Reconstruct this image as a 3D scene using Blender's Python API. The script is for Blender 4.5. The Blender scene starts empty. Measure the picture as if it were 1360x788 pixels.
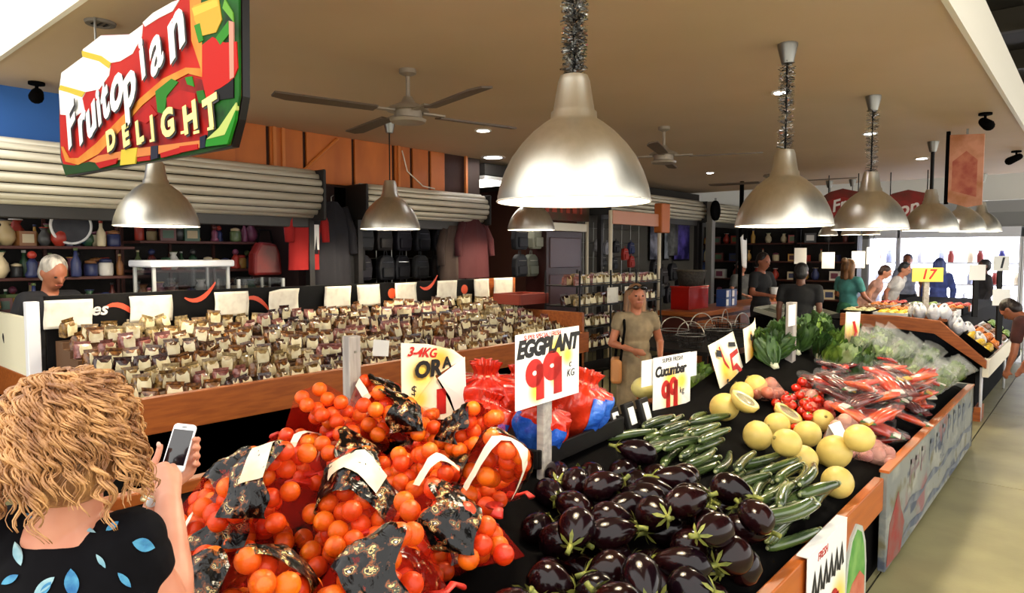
import bpy, bmesh, math, random
import numpy as np
from mathutils import Matrix, Vector, Euler
from mathutils.bvhtree import BVHTree
random.seed(7); np.random.seed(7)
SC = bpy.context.scene
C = SC.collection
R = math.radians
PI = math.pi

# ------------------------------------------------------------------ camera, world, exposure
EYE = Vector((0, 0, 1.85)); YAW = R(40.8); PITCH = math.atan(56/905)
cam = bpy.data.cameras.new('camera'); camo = bpy.data.objects.new('camera', cam); C.objects.link(camo)
cam.sensor_fit = 'HORIZONTAL'; cam.sensor_width = 36; cam.lens = 36*905/1360
camo.location = EYE; camo.rotation_euler = (PI/2-PITCH, 0, YAW); cam.clip_start = .02; cam.clip_end = 200
SC.camera = camo
W = bpy.data.worlds.new('daylight'); SC.world = W; W.use_nodes = True
wb = W.node_tree.nodes['Background']; wb.inputs[0].default_value = (1.0, .97, .92, 1); wb.inputs[1].default_value = 2.0
SC.view_settings.view_transform = 'Standard'; SC.view_settings.look = 'None'
SC.view_settings.gamma = 1; SC.view_settings.use_curve_mapping = False
SC.view_settings.exposure = 0.42
def sun(name, rot, strength, col, angle):
    l = bpy.data.lights.new(name, 'SUN'); l.energy = strength; l.color = col; l.angle = R(angle)
    o = bpy.data.objects.new(name, l); C.objects.link(o); o.rotation_euler = rot
LAMP_W = 34

# ------------------------------------------------------------------ survey helper: a photo ray met with a real plane
def ray(x, y):
    u = (x-680)/905; v = -(y-394)/905
    hf = math.cos(PITCH)+v*math.sin(PITCH); z = -math.sin(PITCH)+v*math.cos(PITCH)
    return Vector((u*math.cos(YAW)-hf*math.sin(YAW), u*math.sin(YAW)+hf*math.cos(YAW), z))
def at(x, y, X=None, Y=None, Z=None, S=None):
    d = ray(x, y)
    s = S if S is not None else X/d.x if X is not None else Y/d.y if Y is not None else (Z-EYE.z)/d.z
    return EYE + d*s

# ------------------------------------------------------------------ mesh helpers
def lin(c):
    if isinstance(c, str):
        c = c.lstrip('#'); c = [int(c[i:i+2], 16)/255 for i in (0, 2, 4)]
    return tuple(x/12.92 if x <= .04045 else ((x+.055)/1.055)**2.4 for x in c)
class MB:
    def __init__(s): s.v = []; s.f = []
    def add(s, vs, fs, M=None):
        n = len(s.v)
        s.v += [tuple(M @ Vector(p)) if M is not None else tuple(p) for p in vs]
        s.f += [tuple(i+n for i in f) for f in fs]
        return s
    def box(s, c, d, M=None):
        x, y, z = d[0]/2, d[1]/2, d[2]/2
        vs = [(c[0]+i*x, c[1]+j*y, c[2]+k*z) for k in (-1, 1) for j in (-1, 1) for i in (-1, 1)]
        return s.add(vs, [(0, 2, 3, 1), (4, 5, 7, 6), (0, 1, 5, 4), (2, 6, 7, 3), (0, 4, 6, 2), (1, 3, 7, 5)], M)
    def b2(s, a, b, M=None):
        return s.box([(a[i]+b[i])/2 for i in range(3)], [abs(b[i]-a[i]) for i in range(3)], M)
    def lathe(s, prof, seg=16, M=None, sx=1, sy=1):
        vs = []; fs = []; n = len(prof)
        for r, z in prof:
            for k in range(seg):
                a = 2*PI*k/seg; vs.append((r*math.cos(a)*sx, r*math.sin(a)*sy, z))
        for i in range(n-1):
            for k in range(seg):
                k2 = (k+1) % seg; fs.append((i*seg+k, i*seg+k2, (i+1)*seg+k2, (i+1)*seg+k))
        if prof[0][0] > 1e-6: fs.append(tuple(range(seg-1, -1, -1)))
        if prof[-1][0] > 1e-6: fs.append(tuple((n-1)*seg+k for k in range(seg)))
        return s.add(vs, fs, M)
    def open_lathe(s, prof, seg=16, M=None):
        vs = []; fs = []; n = len(prof)
        for r, z in prof:
            for k in range(seg):
                a = 2*PI*k/seg; vs.append((r*math.cos(a), r*math.sin(a), z))
        for i in range(n-1):
            for k in range(seg):
                k2 = (k+1) % seg; fs.append((i*seg+k, i*seg+k2, (i+1)*seg+k2, (i+1)*seg+k))
        return s.add(vs, fs, M)
    def ell(s, c, r, seg=12, rings=8, M=None):
        if not hasattr(r, '__len__'): r = (r, r, r)
        prof = [(math.sin(PI*i/rings), -math.cos(PI*i/rings)) for i in range(rings+1)]
        prof[0] = (.02, -1); prof[-1] = (.02, 1)
        T = Matrix.Translation(c) @ Matrix.Diagonal((r[0], r[1], r[2], 1))
        return s.lathe(prof, seg, (M @ T) if M is not None else T)
    def tube(s, pts, rad, seg=8, M=None, caps=True, flat=None):
        pts = [Vector(p) for p in pts]; n = len(pts)
        if not hasattr(rad, '__len__'): rad = [rad]*n
        t0 = (pts[1]-pts[0]).normalized()
        up = Vector((0, 0, 1)) if abs(t0.z) < .9 else Vector((1, 0, 0))
        a = t0.cross(up).normalized(); vs = []; fs = []
        for i in range(n):
            t = (pts[min(i+1, n-1)]-pts[max(i-1, 0)]).normalized()
            a = (a-t*a.dot(t)); a = a.normalized() if a.length > 1e-6 else t.orthogonal().normalized()
            b = t.cross(a)
            for k in range(seg):
                q = 2*PI*k/seg
                vs.append(pts[i]+(a*math.cos(q)+b*math.sin(q)*(flat or 1))*rad[i])
        for i in range(n-1):
            for k in range(seg):
                k2 = (k+1) % seg; fs.append((i*seg+k, i*seg+k2, (i+1)*seg+k2, (i+1)*seg+k))
        if caps: fs += [tuple(range(seg-1, -1, -1)), tuple((n-1)*seg+k for k in range(seg))]
        return s.add(vs, fs, M)
    def cap(s, p, q, r0, r1, seg=12, sq=None):
        """tapered capsule from p to q; sq = (axis vector, factor) flattens it across that axis"""
        p = Vector(p); q = Vector(q); d = q-p; L = d.length
        t = d/L if L > 1e-6 else Vector((0, 0, 1))
        if sq:
            a = Vector(sq[0]); a = (a-t*a.dot(t)).normalized(); k = sq[1]
        else: a = t.orthogonal().normalized(); k = 1
        b = t.cross(a); M = Matrix((( *a, 0), (*b, 0), (*t, 0), (0, 0, 0, 1))).transposed(); M.translation = p
        prof = [(max(r0*math.cos(x), .0005), r0*math.sin(x)) for x in (-PI/2, -PI/3, -PI/6, 0)]
        prof += [(max(r1*math.cos(x), .0005), L+r1*math.sin(x)) for x in (0, PI/6, PI/3, PI/2)]
        return s.lathe(prof, seg, M, sx=k)
    def prism(s, poly, z0, z1, M=None):
        n = len(poly)
        ar = sum(poly[i][0]*poly[(i+1) % n][1]-poly[(i+1) % n][0]*poly[i][1] for i in range(n))
        if ar < 0: poly = poly[::-1]
        vs = [(x, y, z0) for x, y in poly]+[(x, y, z1) for x, y in poly]
        fs = [tuple(range(n-1, -1, -1)), tuple(range(n, 2*n))]+[(i, (i+1) % n, n+(i+1) % n, n+i) for i in range(n)]
        return s.add(vs, fs, M)
    def grid(s, nu, nv, f, M=None):
        vs = [f(i/(nu-1), j/(nv-1)) for j in range(nv) for i in range(nu)]
        fs = [(j*nu+i, j*nu+i+1, (j+1)*nu+i+1, (j+1)*nu+i) for j in range(nv-1) for i in range(nu-1)]
        return s.add(vs, fs, M)
    def mesh(s, name, m, smooth=True):
        me = bpy.data.meshes.new(name); me.from_pydata(s.v, [], s.f)
        if smooth: me.polygons.foreach_set('use_smooth', [True]*len(me.polygons))
        if m is not None: me.materials.append(m)
        me.update(); return me
    def build(s, name, m, parent=None, smooth=False, loc=None, bev=0, solid=0, sub=0, auto=None):
        me = s.mesh(name, m, smooth)
        if auto: me.set_sharp_from_angle(angle=R(auto))
        return place(name, me, parent, loc, bev, solid, sub)
def place(name, me, parent=None, loc=None, bev=0, solid=0, sub=0, rot=None, scale=None):
    o = bpy.data.objects.new(name, me); C.objects.link(o)
    if parent is not None: o.parent = parent
    if loc is not None: o.location = loc
    if rot is not None: o.rotation_euler = rot
    if scale is not None: o.scale = scale
    if solid:
        md = o.modifiers.new('solid', 'SOLIDIFY'); md.thickness = solid; md.offset = 0
    if bev:
        md = o.modifiers.new('bevel', 'BEVEL'); md.width = bev; md.segments = 2; md.limit_method = 'ANGLE'
    if sub:
        md = o.modifiers.new('sub', 'SUBSURF'); md.levels = sub; md.render_levels = sub
    return o
def tag(o, label=None, cat=None, group=None, kind=None):
    if label: o['label'] = label
    if cat: o['category'] = cat
    if group: o['group'] = group
    if kind: o['kind'] = kind
    return o
def thing(name, label, cat, loc=(0, 0, 0), rz=0, group=None, rot=None):
    o = bpy.data.objects.new(name, None); C.objects.link(o); o.empty_display_size = .05
    o.location = loc; o.rotation_euler = rot if rot is not None else (0, 0, rz)
    return tag(o, label, cat, group)
def struct(name, mb, m, parent=None, **k):
    o = mb.build(name, m, parent, **k)
    if parent is None: o['kind'] = 'structure'
    return o
def copy_tree(o, parent=None):
    c = o.copy(); C.objects.link(c); c.parent = parent
    for ch in o.children: copy_tree(ch, c)
    return c
def bake(o):
    """freeze an object's modifiers into plain mesh data"""
    dg = bpy.context.evaluated_depsgraph_get(); dg.update()
    me = bpy.data.meshes.new_from_object(o.evaluated_get(dg)); o.modifiers.clear()
    old = o.data; o.data = me; bpy.data.meshes.remove(old); return o
def blob(name, mb, m, parent=None, voxel=.01, smooth=4, sub=0):
    """one continuous skin over overlapping closed pieces"""
    o = mb.build(name, m, parent, smooth=True)
    md = o.modifiers.new('remesh', 'REMESH'); md.mode = 'VOXEL'; md.voxel_size = voxel; md.use_smooth_shade = True
    if smooth:
        md = o.modifiers.new('smooth', 'SMOOTH'); md.iterations = smooth; md.factor = .5
    bake(o)
    o.data.polygons.foreach_set('use_smooth', [True]*len(o.data.polygons))
    if not o.data.materials: o.data.materials.append(m)
    return o
def text(name, body, size, m, parent, M, extrude=.001, offset=0, shear=0, space=1, sx=1):
    cu = bpy.data.curves.new('t', 'FONT'); cu.body = body; cu.size = size; cu.extrude = extrude
    cu.offset = offset; cu.shear = shear; cu.space_character = space; cu.resolution_u = 3
    cu.align_x = 'CENTER'; cu.align_y = 'CENTER'
    t = bpy.data.objects.new('t', cu); C.objects.link(t)
    dg = bpy.context.evaluated_depsgraph_get(); dg.update()
    me = bpy.data.meshes.new_from_object(t.evaluated_get(dg)); me.name = name
    bpy.data.objects.remove(t); bpy.data.curves.remove(cu)
    me.transform(M @ Matrix.Diagonal((sx, 1, 1, 1))); me.materials.clear(); me.materials.append(m)
    return place(name, me, parent)
def frame(o, ux, uy):
    """matrix with local x along ux, local y along uy, origin o"""
    ux = Vector(ux).normalized(); uz = ux.cross(Vector(uy)).normalized(); uy = uz.cross(ux)
    M = Matrix(((*ux, 0), (*uy, 0), (*uz, 0), (0, 0, 0, 1))).transposed(); M.translation = o
    return M
def stroke(mb, pts, w, M=None, z=0, t=.001):
    """a flat brush stroke along pts (2D), widths w"""
    n = len(pts)
    if not hasattr(w, '__len__'): w = [w]*n
    L = []; Rr = []
    for i in range(n):
        a = pts[max(i-1, 0)]; b = pts[min(i+1, n-1)]; d = Vector((b[0]-a[0], b[1]-a[1]))
        d = d.normalized() if d.length else Vector((1, 0)); q = Vector((-d.y, d.x))*w[i]/2; p = Vector(pts[i])
        L.append(p+q); Rr.append(p-q)
    vs = [(p.x, p.y, z+t) for p in L]+[(p.x, p.y, z+t) for p in Rr]
    return mb.add(vs, [(n+i, n+i+1, i+1, i) for i in range(n-1)], M)

# ------------------------------------------------------------------ materials
MATS = {}
def mat(name, c, c2=None, rough=.5, metal=0, scale=6, bump=0, bscale=None, coat=0, emit=0, alpha=1, trans=0,
        rnd=0, detail=3, spec=.5, lo=.35, hi=.65, stretch=None, sss=0, hue=0):
    if name in MATS: return MATS[name]
    m = bpy.data.materials.new(name); m.use_nodes = True; N = m.node_tree.nodes; L = m.node_tree.links
    b = N['Principled BSDF']; c = lin(c)
    b.inputs['Roughness'].default_value = rough; b.inputs['Metallic'].default_value = metal
    b.inputs['Specular IOR Level'].default_value = spec; b.inputs['Coat Weight'].default_value = coat
    b.inputs['Alpha'].default_value = alpha; b.inputs['Transmission Weight'].default_value = trans
    if sss:
        b.inputs['Subsurface Weight'].default_value = sss; b.inputs['Subsurface Radius'].default_value = (.02, .008, .004)
    b.inputs['Base Color'].default_value = (*c, 1)
    out = None; vec = None
    if c2 is not None or bump:
        tc = N.new('ShaderNodeTexCoord'); oi = N.new('ShaderNodeObjectInfo')
        ad = N.new('ShaderNodeVectorMath'); ad.operation = 'ADD'
        sc = N.new('ShaderNodeVectorMath'); sc.operation = 'SCALE'; sc.inputs['Scale'].default_value = 37
        cx = N.new('ShaderNodeCombineXYZ'); L.new(oi.outputs['Random'], cx.inputs[0]); L.new(oi.outputs['Random'], cx.inputs[1])
        L.new(cx.outputs[0], sc.inputs[0]); vec = tc.outputs['Object']
        if stretch:
            mp = N.new('ShaderNodeMapping'); mp.inputs['Scale'].default_value = stretch; L.new(vec, mp.inputs[0]); vec = mp.outputs[0]
        L.new(vec, ad.inputs[0]); L.new(sc.outputs[0], ad.inputs[1]); vec = ad.outputs[0]
    if c2 is not None:
        nz = N.new('ShaderNodeTexNoise'); nz.inputs['Scale'].default_value = scale; nz.inputs['Detail'].default_value = detail
        L.new(vec, nz.inputs['Vector'])
        mr = N.new('ShaderNodeMapRange'); mr.inputs['From Min'].default_value = lo; mr.inputs['From Max'].default_value = hi
        L.new(nz.outputs['Fac'], mr.inputs['Value'])
        mx = N.new('ShaderNodeMix'); mx.data_type = 'RGBA'; L.new(mr.outputs[0], mx.inputs['Factor'])
        mx.inputs['A'].default_value = (*c, 1); mx.inputs['B'].default_value = (*lin(c2), 1); out = mx.outputs['Result']
    if rnd or hue:
        oi = N.new('ShaderNodeObjectInfo'); hs = N.new('ShaderNodeHueSaturation')
        mr = N.new('ShaderNodeMapRange'); mr.inputs['To Min'].default_value = 1-rnd; mr.inputs['To Max'].default_value = 1+rnd
        L.new(oi.outputs['Random'], mr.inputs['Value']); L.new(mr.outputs[0], hs.inputs['Value'])
        if hue:
            m2 = N.new('ShaderNodeMapRange'); m2.inputs['To Min'].default_value = .5-hue; m2.inputs['To Max'].default_value = .5+hue
            L.new(oi.outputs['Random'], m2.inputs['Value']); L.new(m2.outputs[0], hs.inputs['Hue'])
        if out: L.new(out, hs.inputs['Color'])
        else: hs.inputs['Color'].default_value = (*c, 1)
        out = hs.outputs[0]
    if out: L.new(out, b.inputs['Base Color'])
    if emit:
        b.inputs['Emission Strength'].default_value = emit; b.inputs['Emission Color'].default_value = (*c, 1)
    if bump:
        nb = N.new('ShaderNodeTexNoise'); nb.inputs['Scale'].default_value = bscale or scale; nb.inputs['Detail'].default_value = 4
        L.new(vec, nb.inputs['Vector']); bp = N.new('ShaderNodeBump'); bp.inputs['Strength'].default_value = bump; bp.inputs['Distance'].default_value = .02
        L.new(nb.outputs['Fac'], bp.inputs['Height']); L.new(bp.outputs[0], b.inputs['Normal'])
    MATS[name] = m; return m
def print_mat(name, base, spots, rough=.6):
    """flat print: soft round washes (x, y, z, radius, colour) on a plain card, in the card's own coordinates"""
    m = bpy.data.materials.new(name); m.use_nodes = True; N = m.node_tree.nodes; L = m.node_tree.links
    b = N['Principled BSDF']; b.inputs['Roughness'].default_value = rough
    tc = N.new('ShaderNodeTexCoord'); col = None
    for x, y, z, r, c in spots:
        d = N.new('ShaderNodeVectorMath'); d.operation = 'DISTANCE'; L.new(tc.outputs['Object'], d.inputs[0]); d.inputs[1].default_value = (x, y, z)
        mr = N.new('ShaderNodeMapRange'); mr.interpolation_type = 'SMOOTHSTEP'
        mr.inputs['From Min'].default_value = r; mr.inputs['From Max'].default_value = r*.2
        L.new(d.outputs['Value'], mr.inputs['Value'])
        mx = N.new('ShaderNodeMix'); mx.data_type = 'RGBA'; L.new(mr.outputs[0], mx.inputs['Factor'])
        if col is None: mx.inputs['A'].default_value = (*lin(base), 1)
        else: L.new(col, mx.inputs['A'])
        mx.inputs['B'].default_value = (*lin(c), 1); col = mx.outputs['Result']
    if col: L.new(col, b.inputs['Base Color'])
    else: b.inputs['Base Color'].default_value = (*lin(base), 1)
    return m
BLACK = mat('matt_black', '#050404', rough=.9, spec=.06)
DARK = mat('dark_plastic', '#0d0b0a', rough=.5, spec=.2)
WOOD = mat('orange_stained_timber', '#8a4514', '#a85a22', rough=.45, scale=5, stretch=(1, 1, 8), bump=.05)
WOOD2 = mat('brown_timber', '#8a4516', '#a35820', rough=.45, scale=5, stretch=(8, 1, 8))
GREYWOOD = mat('grey_weathered_post', '#8d8782', '#a8a29a', rough=.8, scale=9, stretch=(4, 4, .5))
ALU = mat('brushed_aluminium', '#d6d2c4', '#dedacd', rough=.37, metal=1, scale=30, stretch=(1, 1, .05))
STEEL = mat('galvanised_steel', '#8d8c86', rough=.4, metal=1)
CHROME = mat('tinsel_silver', '#d8d8d6', rough=.15, metal=1)
WHITE = mat('white_enamel', '#f0eee8', rough=.5)
CREAM = mat('cream_paint', '#efe6d0', rough=.7)
PAPER = mat('paper_sheet', '#e2dccb', '#cfc5b4', rough=.8, scale=14, lo=.45, hi=.75)
CARD = mat('white_card', '#f4f1ea', rough=.7)
INK = mat('black_ink', '#0b0a0c', rough=.6)
REDINK = mat('red_ink', '#c01a10', '#a01008', rough=.6, scale=10)
# ------------------------------------------------------------------ the room
CZ = 3.15                                   # soffit height
XE, YE, YF, XW = -.67, 1.28, 13.6, -6.45    # soffit edge by the aisle, near edge, far end, shop line
fl = struct('floor', MB().b2((-12, -4, -.12), (7, 26, -.012)), mat('floor_joint', '#3c382c', rough=.9))
slabm = mat('floor_concrete', '#9c9468', '#8a835c', rough=.55, scale=2.2, bump=.06, bscale=40, detail=6, rnd=.03)
slabme = MB().b2((-1.494, -1.494, -.012), (1.494, 1.494, 0)).mesh('slab', slabm, False)
for i in range(-4, 3):
    for j in range(-1, 9):
        place('slab', slabme, fl, (i*3+.6, j*3-.9, 0))
soff = mat('soffit_paint', '#c9b08e', '#cfb797', rough=.75, scale=.8)
struct('ceiling', MB().b2((-9.2, YE, CZ), (XE, YF, CZ+.06)), soff)
fas = mat('fascia_paint', '#efe8d6', rough=.6)
struct('trim_1', MB().b2((XE, YE, CZ-.01), (XE+.03, YF, CZ+.36)), fas)
struct('trim_2', MB().b2((-9.2, YE-.03, CZ-.01), (XE+.03, YE, CZ+.6)), fas)
# upper roof over the aisle with rafters and purlins
rf = struct('ceiling_upper', MB().b2((-9.2, 3.6, 4.9), (6.5, 26, 4.98)), mat('roof_sheet_dark', '#2e2a22', '#3a352b', rough=.8, scale=2))
raf = mat('rafter_steel', '#4a4438', rough=.7)
rm = MB().box((-1.3, 0, 4.75), (15.6, .12, .28)).mesh('rafter', raf, False)
for k in range(9): place('rafter', rm, rf, (0, 4+k*2.2, 0))
pm_ = MB().b2((-.04, 3.4, 4.55), (.04, 24, 4.63)).mesh('purlin', raf, False)
for k in range(9): place('purlin', pm_, rf, (-4.0+k*1.1, 0, 0))
# shop line on the far side of the counter: painted strip, timber panelling, piers
bl = mat('blue_wall_paint', '#3068b4', rough=.7)
struct('wall_left', MB().b2((XW-.1, -2, 2.62), (XW, 2.9, CZ)), bl)
wl = struct('wall_left_panelling', MB().b2((XW-.1, 2.9, 2.6), (XW-.02, 6.55, CZ)), mat('panel_gap', '#3a1a08', rough=.8))
y = 3.32
random.seed(3)
wm = mat('ply_panel', '#cf7226', '#b45e1a', rough=.55, scale=3, stretch=(1, 1, .4), rnd=.06)
for wd in (.38, .42, .62, .58, .28, .3, .28):
    MB().b2((XW-.02, y, 2.62), (XW+.01, y+wd-.045, CZ)).build('panel', wm, wl, bev=.004); y += wd
bat = mat('batten_timber', '#d07a34', rough=.55)
for yy in (3.72, 3.82, 5.35, 6.5): MB().b2((XW, yy, 2.62), (XW+.035, yy+.035, CZ)).build('batten', bat, wl)
MB().tube([(XW+.03, 4.0, 2.68), (XW+.03, 4.5, 3.12)], .016, 6).build('brace', bat, wl)
MB().b2((XW-.02, 2.86, 2.62), (XW+.04, 3.3, 2.70)).build('ledge', bat, wl)
MB().prism([(2.86, 2.70), (2.9, 2.86), (3.0, 2.99), (3.14, 3.07), (3.32, 3.09), (3.32, 2.70)], 0, .03, frame((XW-.01, 0, 0), (0, 1, 0), (0, 0, 1))).build('arched_board', wm, wl)
MB().tube([(XW+.02, 5.42, 3.1), (XW+.02, 5.5, 2.86), (XW+.02, 5.75, 2.7), (XW+.02, 5.95, 2.68)], .008, 6).build('wire', CREAM, wl)
# shop interiors behind: back wall, dividing piers, far walls
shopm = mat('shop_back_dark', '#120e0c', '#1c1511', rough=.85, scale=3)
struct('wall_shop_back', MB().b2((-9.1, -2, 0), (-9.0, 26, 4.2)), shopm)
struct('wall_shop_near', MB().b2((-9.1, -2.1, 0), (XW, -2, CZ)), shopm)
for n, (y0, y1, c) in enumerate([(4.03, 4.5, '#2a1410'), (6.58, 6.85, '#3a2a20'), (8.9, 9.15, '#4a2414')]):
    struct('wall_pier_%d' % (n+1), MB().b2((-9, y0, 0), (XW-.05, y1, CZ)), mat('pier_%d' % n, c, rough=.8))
struct('wall_far', MB().b2((-12, 24, 0), (7, 24.1, 4.9)), mat('far_wall_paint', '#cfccc8', rough=.8))
# bulkhead beyond the soffit: a bright painted beam, with dark steel under the open bay
struct('trim_3', MB().b2((-9, 15.6, 2.86), (2, 15.7, 3.5)), mat('bulkhead_white', '#f2efe6', rough=.6))
struct('trim_4', MB().b2((-9, 17.9, 2.2), (3.5, 18.0, 2.75)), mat('bulkhead_grey', '#a8a6a0', rough=.6))
# kick beam that closes the open bay by the panelling
struct('trim_5', MB().b2((-9, 6.9, 2.95), (XW, 13.5, 3.1)), mat('open_bay_steel', '#2b2620', rough=.8))

# ------------------------------------------------------------------ roller shutters
slatm = mat('shutter_slat', '#e4dcc6', '#cfc6ae', rough=.4, metal=.2, scale=4, stretch=(1, .2, 1))
def shutter(label, X, y0, y1, zc, r, n=11):
    t = thing('roller_shutter', label, 'shutter', (X, (y0+y1)/2, zc))
    L = (y1-y0)/2
    core = MB().tube([(0, -L, 0), (0, L, 0)], r*.86, 24).build('drum', DARK, t, smooth=True, auto=40)
    for k in range(n):
        a0 = R(118)-R(250)*k/n; a1 = R(118)-R(250)*(k+.86)/n
        def f(u, v):
            a = a0+(a1-a0)*v; rr = r*(.93+.09*math.sin(PI*v))
            return (rr*math.cos(a), -L+2*L*u, rr*math.sin(a))
        MB().grid(2, 6, f).build('slat', slatm, t, smooth=True, solid=.006)
    for s in (-1, 1):
        MB().box((0, s*(L+.02), -.02), (r*2.1, .03, r*2.1)).build('end_plate', mat('end_plate_dark', '#1d1a18', rough=.6), t, bev=.02)
    MB().b2((-.03, -L, -r-.10), (.02, L, -r+.02)).build('bottom_bar', mat('shutter_bar', '#4a4845', rough=.5, metal=.5), t, bev=.008)
    for s in (-1, 1):
        MB().b2((-.05, s*L-.03, -zc), (.03, s*L+.03, -r)).build('guide_rail', mat('guide_rail', '#2a2726', rough=.5, metal=.4), t)
    return t
shutter('large rolled-up ribbed metal shutter under the blue wall and arched board', -6.2, .6, 3.99, 2.47, .245, 12)
shutter('shorter rolled-up ribbed metal shutter under the timber panelling', -6.2, 4.6, 6.52, 2.44, .185, 10)
shutter('pale rolled-up shutter beside the steel post of the far shop', -6.2, 9.4, 12.9, 2.72, .2, 10)
shutter('pale rolled-up shutter beyond the steel post of the far shop', -6.2, 13.1, 15.0, 2.72, .2, 10)

# ------------------------------------------------------------------ ceiling fittings
def downlight(x, y, z=CZ, r=.055, e=30, lab='small round recessed downlight'):
    t = thing('downlight', lab, 'light', (x, y, z))
    MB().lathe([(r*1.3, -.012), (r*1.25, -.001), (r, -.001), (r, -.012)], 20).build('ring', WHITE, t, smooth=True, auto=40)
    MB().lathe([(r*.9, -.012), (r*.9, -.004)], 20).build('lens', mat('lens_%d' % e, '#f4f6ff', emit=e), t)
downlight(-4.95, 5.27, r=.07, lab='small round ceiling downlight by the fan over the counter')
downlight(-6.2, 6.8, r=.13, lab='larger round ceiling downlight near the end of the timber panelling')
downlight(-4.76, 10.33, lab='small round ceiling downlight near the far shop shutters')
downlight(-1.89, 10.66, r=.07, lab='small round ceiling downlight near the hanging banner')
downlight(-1.99, 5.6, r=.06, lab='small round ceiling downlight just behind the second tinsel lamp')
downlight(-1.93, 8.11, r=.06, lab='small round ceiling downlight just behind the third tinsel lamp')
pl = thing('light_panel', 'flat white ceiling light panel in the open bay past the panelling', 'light', (-6.9, 7.3, 2.94))
MB().box((0, 0, -.03), (.9, .8, .05)).build('housing', WHITE, pl); MB().box((0, 0, -.06), (.84, .74, .012)).build('diffuser', mat('panel_glow', '#fff8ea', emit=6), pl)
def fan(x, y, rz, lab, rb=.95):
    t = thing('ceiling_fan', lab, 'fan', (x, y, CZ), rz)
    fm = mat('fan_housing', '#9a8d7c', rough=.4, metal=.3); bm = mat('fan_blade', '#5c4c3c', rough=.5)
    MB().lathe([(.06, 0), (.06, -.03), (.015, -.05), (.015, -.2)], 16).build('stem', fm, t, smooth=True, auto=40)
    MB().lathe([(.03, -.19), (.05, -.23), (.14, -.27), (.15, -.29), (.10, -.29), (.10, -.34), (.13, -.35), (.12, -.37), (.02, -.385)], 24).build('motor', fm, t, smooth=True, auto=40)
    for k in range(4):
        M = Matrix.Rotation(k*PI/2, 4, 'Z')
        b = MB().prism([(.26, -.05), (rb*.9, -.065), (rb, -.03), (rb, .05), (.26, .045)], -.312, -.300, M @ Matrix.Rotation(R(7), 4, 'X')).build('blade', bm, t)
        MB().box((.2, 0, -.295), (.18, .05, .012), M).build('blade_arm', fm, b)
fan(-3.75, 3.22, R(-14), 'four-blade ceiling fan above the aisle beside the dried fruit counter')
fan(-3.43, 6.35, R(20), 'four-blade ceiling fan further along, behind the large near lamp')
fan(-3.38, 9.53, R(8), 'four-blade ceiling fan at the far end of the soffit')
def spot(x, y, lab, rz=0):
    t = thing('spotlight', lab, 'spotlight', (x, y, CZ), rz)
    MB().lathe([(.055, 0), (.055, -.02)], 16).build('mount', BLACK, t, smooth=True, auto=40)
    MB().tube([(0, 0, -.02), (0, 0, -.07)], .012, 8).build('arm', BLACK, t)
    MB().cap((-.03, 0, -.075), (.07, 0, -.125), .042, .05).build('head', BLACK, t, smooth=True)
spot(-6.15, 1.62, 'black spotlight on the soffit in front of the blue wall', R(-20))
spot(-.86, 7.67, 'black spotlight on the soffit beside the hanging banner', R(-60))
spot(-.86, 10.7, 'small black spotlight on the soffit past the hanging banner', R(200))
v = thing('ceiling_vent', 'small round ceiling vent behind the large hanging sign', 'vent', (-4.3, 1.45, CZ))
MB().lathe([(.08, 0), (.075, -.015), (.05, -.015), (.05, -.006)], 20).build('ring', mat('vent_grey', '#6f665a', rough=.6), v, smooth=True, auto=40)
for k in range(3): MB().box((0, -.03+k*.03, -.008), (.09, .008, .008)).build('louvre', DARK, v)

# ------------------------------------------------------------------ dome pendant lamps
DOME = [(.29, 0), (.289, .02), (.28, .06), (.262, .11), (.235, .165), (.198, .215), (.155, .26), (.115, .292), (.088, .31), (.086, .335), (.078, .342), (.06, .45), (.052, .47)]
bulbm = mat('lamp_bulb', '#fff4dc', emit=18)
innerm = mat('lamp_inside_white', '#f6f2e6', rough=.6)
def tinsel(n, L, rad, seed):
    rnd = random.Random(seed); mb = MB()
    for k in range(n):
        z = rnd.random()*L; a = rnd.random()*2*PI; r = rad*rnd.uniform(.75, 1.1); tw = rnd.uniform(-.6, .6)
        d = Vector((math.cos(a), math.sin(a), rnd.uniform(-.4, .4))); s = Vector((-math.sin(a)*math.cos(tw), math.cos(a)*math.cos(tw), math.sin(tw)))*.0045
        p = Vector((0, 0, z)); mb.add([p-s*.4, p+s*.4, p+d*r+s, p+d*r-s], [(0, 1, 2, 3)])
    return mb
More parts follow.
